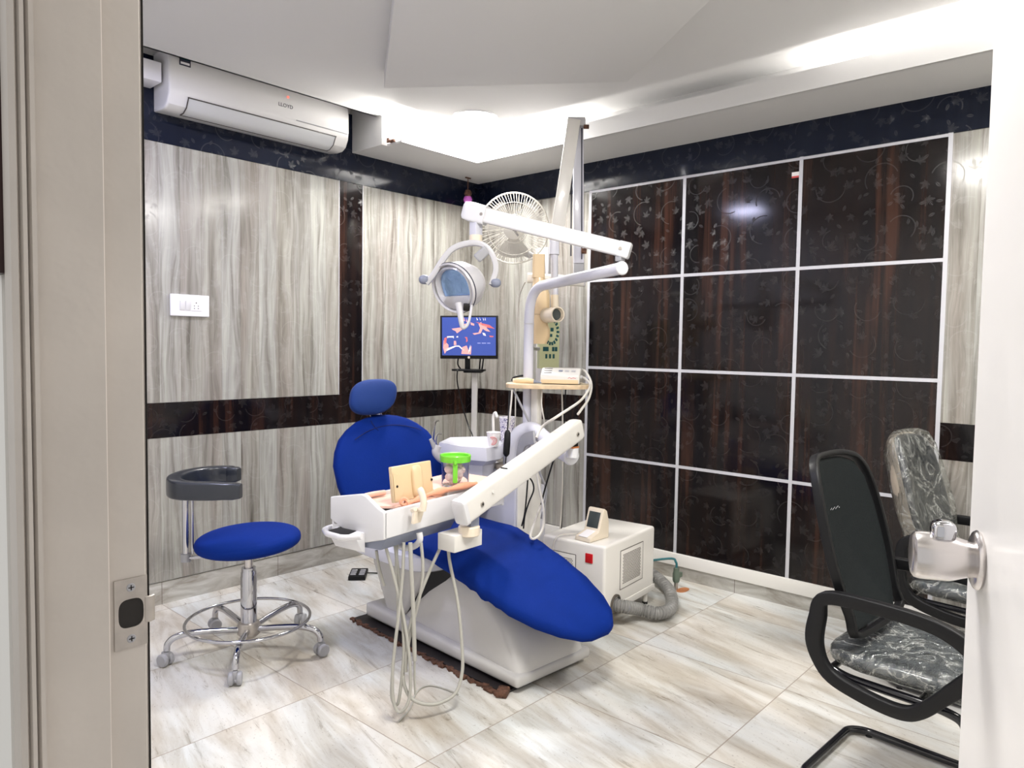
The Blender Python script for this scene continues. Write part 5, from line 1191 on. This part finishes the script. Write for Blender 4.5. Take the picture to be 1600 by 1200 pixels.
# ------------------------------------------------------------------ loose cables near the pole
def cable(label, pts, r, m, name='cable'):
    qq = new(); tube(qq, smooth_path(pts, 8), r, 8); return tag(obj(name, qq, m), label, 'cable')
cable('pale grey cable looping down beside the pole and up over the blue leg rest', [(-1.256, -1.691, 0.849), (-1.250, -1.706, 0.735), (-1.255, -1.738, 0.642), (-1.317, -1.795, 0.564), (-1.423, -1.858, 0.544), (-1.459, -1.849, 0.530), (-1.452, -1.826, 0.543), (-1.314, -1.738, 0.569), (-1.201, -1.680, 0.624)], 0.0065, 'hose_pale')
cable('thin black cable hanging in front of the white cabinet', [(-1.270, -1.648, 0.813), (-1.275, -1.649, 0.730), (-1.287, -1.646, 0.599), (-1.300, -1.637, 0.526)], 0.004, 'black')
cable('curled black cable beside the cabinet lid', [(-1.286, -1.632, 0.796), (-1.283, -1.682, 0.769), (-1.284, -1.700, 0.722), (-1.303, -1.684, 0.654), (-1.310, -1.666, 0.586), (-1.317, -1.664, 0.521)], 0.004, 'black')
cable('black cable running slantwise below the swing tube', [(-1.238, -1.797, 0.902), (-1.224, -1.758, 0.821), (-1.206, -1.712, 0.723), (-1.144, -1.638, 0.626), (-1.117, -1.598, 0.563)], 0.0045, 'black')
cable('grey cable with dark sleeve hanging behind the delivery arm', [(-1.195, -1.640, 0.836), (-1.166, -1.647, 0.776), (-1.134, -1.658, 0.706), (-1.135, -1.660, 0.662), (-1.146, -1.653, 0.594), (-1.139, -1.635, 0.539)], 0.006, 'mid_grey')
cable('thin cream cord hanging from the shelf down to the compressor', [(-0.897, -1.567, 1.211), (-0.861, -1.548, 1.024), (-0.790, -1.500, 0.719), (-0.723, -1.444, 0.474), (-0.696, -1.412, 0.310), (-0.316, -1.108, 0.008)], 0.0045, 'hose_pale')
cable('black cord hanging beside the cream cord against grey panelling', [(-0.843, -1.552, 1.212), (-0.773, -1.493, 1.051), (-0.746, -1.469, 0.785), (-0.638, -1.385, 0.529), (-0.610, -1.358, 0.315), (-0.208, -1.050, 0.008)], 0.004, 'black')
cable('white cord dropping from the left end of the shelf to the cup', [(-1.180, -1.448, 1.215), (-1.184, -1.448, 1.159), (-1.190, -1.446, 1.090), (-1.187, -1.439, 1.038), (-1.175, -1.424, 1.008)], 0.005, 'hose_pale')
cable('thin white cord beside the square column', [(-1.048, -1.549, 1.205), (-1.060, -1.556, 1.143), (-1.057, -1.564, 1.091), (-1.046, -1.564, 1.056), (-1.029, -1.555, 1.029)], 0.004, 'hose_pale')
cable('thin white cord hanging beside the pole in front of grey panelling', [(-0.872, -1.263, 1.826), (-0.776, -1.136, 1.755), (-0.675, -1.034, 1.613), (-0.644, -1.003, 1.494), (-0.656, -1.008, 1.251), (-0.672, -1.026, 0.806), (-0.664, -1.040, 0.006)], 0.004, 'hose_pale')

# ------------------------------------------------------------------ compressor box
ca5 = math.radians(5.0)
Fo = Matrix.Translation((-1.075, -2.002, 0)) @ rotz(ca5)       # x along the front, y back
cw, cdp, cz0, cz1 = 0.565, 0.385, 0.085, 0.445
t = thing('suction_compressor', 'white metal compressor box with perforated grilles on four legs by the wall', 'compressor', tuple(Fo @ Vector((cw / 2, cdp / 2, 0))))
q = new(); bounds(q, (0, 0, cz0 + 0.02), (cw, cdp, cz1), Fo, bev=0.018, seg=4); cs = obj('casing', q, 'off_white', t)
q = new(); bounds(q, (-0.004, -0.004, cz0 - 0.005), (cw + 0.004, cdp + 0.004, cz0 + 0.03), Fo, bev=0.003); obj('base_rail', q, 'off_white', t)
for x, y in ((0.035, 0.035), (cw - 0.035, 0.035), (0.035, cdp - 0.035), (cw - 0.035, cdp - 0.035)):
    q = new(); cyl(q, 0.014, cz0 - 0.012, Fo @ Matrix.Translation((x, y, 0.012)), 18); lg = obj('leg', q, 'off_white', t)
    q = new(); cyl(q, 0.0155, 0.014, Fo @ Matrix.Translation((x, y, 0)), 18); obj('rubber_foot', q, 'black_soft', lg)
def grille(Mx, w, h_, nx, ny):
    qq = new(); box(qq, (0, 0, 0.0), (w, h_, 0.002), Mx, bev=0.0005); g_ = obj('grille_plate', qq, 'off_white', t)
    qq = new()
    for k in (-1, 1):
        box(qq, (k * w / 2, 0, 0.0005), (0.003, h_, 0.0022), Mx); box(qq, (0, k * h_ / 2, 0.0005), (w, 0.003, 0.0022), Mx)
    obj('grille_outline', qq, 'grille', g_)
    qq = new()
    for j in range(ny):
        for i in range(nx):
            x = (i - (nx - 1) / 2 + (0.25 if j % 2 else -0.25)) * (w * 0.78 / nx); y = (j - (ny - 1) / 2) * (h_ * 0.78 / ny)
            cyl(qq, w * 0.78 / nx * 0.36, 0.0012, Mx @ Matrix.Translation((x, y, 0.0004)), 6)
    o_ = obj('perforations', qq, 'grille', g_); o_['kind'] = 'stuff'
grille(Fo @ Matrix(((1, 0, 0, 0.29), (0, 0, -1, -0.0005), (0, 1, 0, 0.285), (0, 0, 0, 1))), 0.255, 0.205, 20, 19)
grille(Fo @ Matrix(((0, 0, -1, -0.0005), (-1, 0, 0, 0.255), (0, 1, 0, 0.270), (0, 0, 0, 1))), 0.165, 0.205, 15, 19)
q = new(); box(q, (-0.002, 0.092, 0.370), (0.008, 0.042, 0.048), Fo, bev=0.002); sw_ = obj('power_switch', q, 'red', t)
q = new(); box(q, (-0.0045, 0.092, 0.370), (0.007, 0.030, 0.036), Fo @ Matrix.Translation((0, 0, 0)), bev=0.002); obj('rocker', q, 'red', sw_)
# corrugated hose from the front, along the floor and back
pth = smooth_path([Fo @ Vector((0.115, 0.01, 0.115)), Fo @ Vector((0.14, -0.05, 0.11)), (-0.792, -2.039, 0.060), (-0.750, -2.123, 0.050), (-0.622, -2.127, 0.045), (-0.394, -1.993, 0.045), (-0.248, -1.834, 0.050), (-0.182, -1.714, 0.060)], 26)
rad = [0.031 + 0.0035 * (1 if (i // 2) % 2 else -1) for i in range(len(pth))]
q = new(); tube(q, pth, rad, 18); dh = obj('corrugated_hose', q, 'duct', t, 20)
q = new(); lathe(q, [(0.040, -0.004), (0.050, -0.002), (0.050, 0.006), (0.040, 0.008)], frame_z(Fo @ Vector((0.115, -0.002, 0.122)), Fo.to_3x3() @ Vector((0, -1, 0))), 24); obj('hose_port', q, 'grille', t)

# apex locator on top
Fz2 = Fo @ Matrix.Translation((0.095, 0.135, cz1 + 0.0015)) @ rotz(-0.10) @ Matrix.Scale(1.12, 4)
t = thing('apex_locator', 'small cream device with tilted dark screen on top of the compressor', 'device', tuple(Fz2 @ Vector((0, 0, 0))))
q = new(); prism(q, [(-0.075, 0.0), (0.075, 0.0), (0.075, 0.075), (0.058, 0.128), (0.040, 0.140), (0.028, 0.136), (-0.005, 0.038), (-0.070, 0.020)], 0.088, Fz2 @ Matrix(((1, 0, 0, 0), (0, 0, -1, 0.044), (0, 1, 0, 0), (0, 0, 0, 1))), bev=0.005, seg=3, allbev=True); ho_ = obj('housing', q, 'pale_beige', t)
sdir = Vector((0.033, 0, 0.098)).normalized(); snn = Vector((-0.098, 0, 0.033)).normalized()
Fscr = Fz2 @ frame(Vector((0.0115, 0, 0.087)) + snn * 0.0006, (0, -1, 0), sdir, snn)
q = new(); box(q, (0, 0, 0), (0.064, 0.075, 0.002), Fscr, bev=0.001); obj('screen', q, 'screen_dark', t)
q = new(); box(q, (0, 0, 0), (0.05, 0.07, 0.003), Fz2 @ Matrix.Translation((-0.038, 0.0, 0.0305)) @ Matrix.Rotation(-0.27, 4, 'Y') @ rotz(PI / 2) , bev=0.001); obj('key_pad', q, 'paper', t)
q = new(); tube(q, smooth_path([Fz2 @ Vector((0.0, 0.045, 0.02)), Fz2 @ Vector((-0.03, 0.10, 0.008)), Fo @ Vector((-0.02, 0.28, 0.452)), Fo @ Vector((-0.03, 0.30, 0.36)), Fo @ Vector((-0.03, 0.28, 0.20))], 6), 0.004, 8); obj('lead', q, 'hose_pale', t)

# teal lead with plug at the wall
pz = Vector((-0.221, -1.934, 0.000))
t = thing('water_connector', 'grey green hose connector with teal tube standing by the skirting', 'connector', tuple(pz))
q = new(); tube(q, [pz + Vector((0, 0, z)) for z in (0.0, 0.05)], 0.012, 14); obj('pipe', q, 'dull_steel', t)
q = new(); lathe(q, [(0, 0.05), (0.018, 0.05), (0.022, 0.065), (0.022, 0.10), (0.017, 0.115), (0.017, 0.135), (0.0, 0.14)], Matrix.Translation(pz), 20); box(q, (0.03, -0.01, 0.09), (0.03, 0.016, 0.03), Matrix.Translation(pz), bev=0.004); obj('connector_body', q, 'green_grey', t)
q = new(); tube(q, smooth_path([pz + Vector((0, 0, 0.135)), pz + Vector((0.0, 0.005, 0.17)), pz + Vector((-0.03, 0.04, 0.19)), Fo @ Vector((cw + 0.03, 0.22, 0.17)), Fo @ Vector((cw + 0.018, 0.24, 0.15))], 6), 0.007, 10); obj('teal_tube', q, 'teal', t)
q = new(); prism(q, superell(0.055, 0.03, 2.2, 20), 0.0012, Matrix.Translation(pz + Vector((0.03, -0.03, 0.0005)))); obj('rust_stain', q, 'copper', t)

# ------------------------------------------------------------------ operator stool
SC = Vector((-2.412, -0.915, 0)); 
t = thing('operator_stool', 'round blue operator stool on a chrome five-star base with casters', 'stool', tuple(SC))
q = new(); pillow(q, superell(0.236, 0.236, 2.0, 56), 0.060, 0.056, Matrix.Translation(SC + Vector((0, 0, 0.524))) @ Matrix.Rotation(math.radians(-3), 4, Vector((0.743, 0.669, 0))), rings=12, p=2.6); obj('seat', q, 'blue', t, 60)
q = new(); tube(q, [SC + Vector((0, 0, z)) for z in (0.395, 0.485)], 0.020, 18); obj('inner_column', q, 'steel', t)
q = new(); lathe(q, [(0, 0.075), (0.034, 0.075), (0.036, 0.14), (0.037, 0.355), (0.035, 0.36), (0.035, 0.375), (0.032, 0.38), (0.032, 0.398), (0, 0.40)], Matrix.Translation(SC), 32); obj('gas_column', q, 'chrome', t)
q = new(); lathe(q, [(0, 0.065), (0.030, 0.065), (0.052, 0.085), (0.052, 0.125), (0.046, 0.138), (0.036, 0.142), (0, 0.142)], Matrix.Translation(SC), 32); obj('hub', q, 'dull_steel', t)
for k in range(5):
    a = math.radians(17 + 72 * k); dr = Vector((math.cos(a), math.sin(a), 0))
    q = new(); tube(q, smooth_path([SC + dr * r_ + Vector((0, 0, z)) for r_, z in ((0.045, 0.108), (0.15, 0.122), (0.25, 0.130), (0.315, 0.122), (0.345, 0.098), (0.35, 0.068))], 6), 0.0145, 14); lg = obj('leg', q, 'chrome', t)
    wc = SC + dr * 0.355; sd = Vector((-dr.y, dr.x, 0)); sd = (Matrix.Rotation(0.5 + k * 0.9, 3, 'Z') @ sd)
    q = new()
    for s_ in (-1, 1): lathe(q, [(0, -0.011), (0.024, -0.011), (0.029, -0.006), (0.029, 0.006), (0.024, 0.011), (0.0, 0.012)], frame_z(wc + sd * 0.017 * s_ + Vector((0, 0, 0.029)), sd * s_), 24)
    box(q, (0, 0, 0.046), (0.020, 0.034, 0.036), Matrix.Translation(wc) @ rotz(math.atan2(sd.y, sd.x)), bev=0.006)
    obj('caster', q, 'mid_grey', lg)
q = new(); tube(q, [SC + Vector((0.277 * math.cos(a), 0.277 * math.sin(a), 0.152)) for a in [2 * PI * k / 56 for k in range(56)]], 0.0075, 10, closed=True); obj('foot_ring', q, 'chrome', t)
bp_ = Vector((-2.623, -0.730, 0.603)); zl_, zh_ = (-2.627, -0.737, 0.446)[2], (-2.620, -0.721, 0.744)[2]
q = new(); tube(q, smooth_path([SC + Vector((0, 0, 0.455)), Vector((-2.552, -0.834, 0.463)), Vector((bp_.x, bp_.y, zl_))], 5), 0.008, 10); obj('side_bar', q, 'chrome', t)
q = new(); tube(q, [(bp_.x, bp_.y, zl_), (bp_.x, bp_.y, zh_)], 0.0155, 16); tube(q, [(bp_.x + 0.022, bp_.y - 0.02, zl_ + 0.02), (bp_.x + 0.022, bp_.y - 0.02, zh_)], 0.006, 10); obj('back_post', q, 'chrome', t)
q = new(); tube(q, [(bp_.x, bp_.y, zl_ - 0.015), (bp_.x, bp_.y, zl_ + 0.022)], 0.022, 18); obj('post_clamp', q, 'mid_grey', t)
# C-shaped arm cushion, open towards the right
zc_ = (-2.624, -0.802, 0.804)[2]
cc_ = Vector((bp_.x, bp_.y, zc_)) + rd * 0.125 
q = new(); pts = []
for k in range(21):
    a = -PI / 2 - PI * k / 20
    pts.append(cc_ + rd * 0.150 * math.cos(a) + fd * 0.205 * math.sin(a))
pts = [cc_ + rd * 0.205 - fd * 0.195, cc_ + rd * 0.09 - fd * 0.203] + pts + [cc_ + rd * 0.01 + fd * 0.200, cc_ + rd * 0.05 + fd * 0.195]
sp_ = smooth_path(pts, 3); nn_ = len(sp_)
q = new(); tube(q, sp_, [0.80 if i == 0 or i == nn_ - 1 else (0.95 if i < 3 or i > nn_ - 4 else 1.0 + 0.15 * math.sin(PI * i / nn_)) for i in range(nn_)], 20, flat=(0.038, 0.028), ref=(0, 0, 1)); obj('arm_cushion', q, 'slate', t, 60)

# ------------------------------------------------------------------ visitor chairs
def film_shell(src_fn, name, par):
    pass
def visitor_chair(label, loc, rz, wrapped_back, wrapped_seat=True, fr=None):
    t_ = thing('visitor_chair', label, 'chair', tuple(loc), 'visitor chairs by the dark panelled wall')
    Fc_ = Matrix.Translation(loc) @ rotz(rz)              # local +y is where the sitter looks
    V3 = lambda x, y, z: Fc_ @ Vector((x, y, z))
    # floor sled and uprights of bent tube
    q_ = new()
    tube(q_, fillet([V3(-0.235, 0.47, 0.018), V3(-0.235, 0.07, 0.018), V3(-0.20, 0.02, 0.018), V3(0.20, 0.02, 0.018), V3(0.235, 0.07, 0.018), V3(0.235, 0.47, 0.018)], 0.05, 6), 0.0135, 14)
    obj('floor_sled', q_, 'black_gloss', t_)
    for s in (-1, 1):
        q_ = new(); tube(q_, fillet([V3(0.235 * s, 0.46, 0.018), V3(0.235 * s, 0.54, 0.02), V3(0.235 * s, 0.50, 0.385), V3(0.235 * s, 0.44, 0.40), V3(0.225 * s, 0.16, 0.40), V3(0.19 * s, 0.10, 0.40)], 0.05, 6), 0.0135, 14); obj('side_frame', q_, 'black_gloss', t_)
    q_ = new(); tube(q_, [V3(-0.19, 0.10, 0.40), V3(0.19, 0.10, 0.40)], 0.012, 12); obj('cross_bar', q_, 'black_gloss', t_); q_ = new(); tube(q_, [V3(-0.225, 0.38, 0.40), V3(0.225, 0.38, 0.40)], 0.012, 12); obj('cross_bar', q_, 'black_gloss', t_)
    q_ = new(); tube(q_, [V3(-0.235, 0.085, 0.0), V3(-0.235, 0.085, 0.02)], 0.012, 10); tube(q_, [V3(0.235, 0.085, 0.0), V3(0.235, 0.085, 0.02)], 0.012, 10); obj('glide', q_, 'black_soft', t_)
    # seat
    so_ = [(x, y + 0.315) for x, y in superell(0.245, 0.235, 4.0, 48)]
    q_ = new(); pillow(q_, so_, 0.038, 0.034, Fc_ @ Matrix.Translation((0, 0, 0.448)), bend=lambda x, y: 0.25 * x * x - 0.5 * max(0, y - 0.40) ** 2 * 3, rings=10, p=3.4); st_ = obj('seat', q_, 'seat_vinyl', t_, 60)
    if wrapped_seat:
        fo = [(x, y + 0.315) for x, y in superell(0.254, 0.244, 4.0, 64)]
        q_ = new(); pillow(q_, fo, 0.044, 0.044, Fc_ @ Matrix.Translation((0, 0, 0.448)), bend=lambda x, y: 0.25 * x * x - 1.5 * max(0, y - 0.40) ** 2 + 0.0022 * math.sin(70 * x + 30 * y) + 0.002 * math.sin(55 * y - 80 * x), rings=14, p=3.2); obj('plastic_film', q_, 'film', st_, 60, 'clear crinkled plastic film')
    # backrest
    lean_ = math.radians(21)
    yv = Vector((0, -math.sin(lean_), math.cos(lean_))); nv = Vector((0, math.cos(lean_), math.sin(lean_)))
    Fk_ = Fc_ @ frame((0, 0.160, 0.545), (-1, 0, 0), yv, nv) 
    def outline(g_=0.0):
        ws = [(-0.02, 0.185), (0.05, 0.212), (0.20, 0.245), (0.36, 0.242), (0.47, 0.220), (0.53, 0.183), (0.556, 0.125), (0.565, 0.06)]
        return [(w + g_, y + (g_ if y > 0.3 else (-g_ if y < 0 else 0))) for y, w in ws] + [(-w - g_, y + (g_ if y > 0.3 else (-g_ if y < 0 else 0))) for y, w in ws[::-1]]
    bend_ = lambda x, y: 1.1 * x * x - 0.12 * math.cos((y - 0.15) * 5) * 0.3
    if not wrapped_back:
        q_ = new(); ol_ = outline(-0.012)
        pillow(q_, ol_, 0.004, 0.004, Fk_, bend=bend_, rings=8, p=6); bk = obj('backrest_mesh', q_, 'mesh', t_, 60)
        q_ = new(); pts_ = [Fk_ @ Vector((x, y, bend_(x, y))) for x, y in outline()]
        tube(q_, smooth_path(pts_, 4, True), 1.0, 14, closed=True, flat=(0.015, 0.010), ref=tuple((Fk_.to_3x3() @ Vector((0, 0, 1))))); obj('backrest_frame', q_, 'black', t_, 60)
        q_ = new()
        for k in range(9):
            zz = 0.375 + 0.003 * math.sin(k * 2.1)
            tube(q_, [Fk_ @ Vector((-0.035 + 0.009 * k, zz, bend_(-0.035 + 0.009 * k, zz) + 0.005)), Fk_ @ Vector((-0.030 + 0.009 * k, zz + 0.002, bend_(-0.03 + 0.009 * k, zz) + 0.005))], 0.0011, 5)
        obj('printed_mark', q_, 'lamp_grey', bk)
    else:
        q_ = new(); pillow(q_, outline(-0.006), 0.034, 0.012, Fk_, bend=bend_, rings=10, p=3.4); bk = obj('backrest_pad', q_, 'slate', t_, 60)
        q_ = new(); pillow(q_, outline(0.004), 0.004, 0.040, Fk_ @ Matrix.Translation((0, 0, -0.012)), bend=bend_, rings=8, p=4); obj('back_shell', q_, 'brown_paper', t_, 60)
        q_ = new(); pillow(q_, outline(0.016), 0.046, 0.062, Fk_, bend=lambda x, y: bend_(x, y) + 0.005 * math.sin(22 * x + 16 * y) + 0.004 * math.sin(30 * y - 18 * x), rings=16, p=2.8); obj('plastic_film', q_, 'film', t_, 60, 'clear crinkled plastic film')
    # spine joining seat and back
    q_ = new(); tube(q_, smooth_path([V3(0, 0.24, 0.405), V3(0, 0.15, 0.415), V3(0, 0.125, 0.50), V3(0, 0.105, 0.60)], 5), 1.0, 12, flat=(0.035, 0.010), ref=(1, 0, 0) if abs(rz) < 0.3 or True else (0, 1, 0)); obj('spine', q_, 'black', t_)
    # closed loop armrests
    for s in (-1, 1):
        base_ = [(0.045, 0.660), (0.20, 0.668), (0.36, 0.655), (0.455, 0.610), (0.470, 0.555), (0.40, 0.470), (0.33, 0.395), (0.27, 0.372), (0.16, 0.385), (0.06, 0.420), (0.015, 0.500), (0.020, 0.590)]
        q_ = new(); lp = smooth_path([(0.280 * s, y + 0.065, z) for y, z in base_], 6, True)
        tube(q_, [Fc_ @ p for p in lp], [1.0 + 0.25 * math.sin(PI * min(1, max(0, (p.z - 0.45) / 0.2))) for p in lp], 16, closed=True, flat=(0.017, 0.021), ref=tuple(Fc_.to_3x3() @ Vector((1, 0, 0)))); 
        obj('armrest', q_, 'black', t_, 60)
    return t_
M['brown_paper'] = mat('dull_beige_wrapping', (0.42, 0.36, 0.29), 0.6, noise=0.3, nscale=12)
visitor_chair('black mesh-backed visitor chair nearest the door, film still on its seat', Vector((-1.42, -3.195, 0)), PI - 0.06, False)
visitor_chair('visitor chair further from the door, backrest wrapped in crinkled plastic film', Vector((-0.44, -3.20, 0)), PI - 0.06, True)
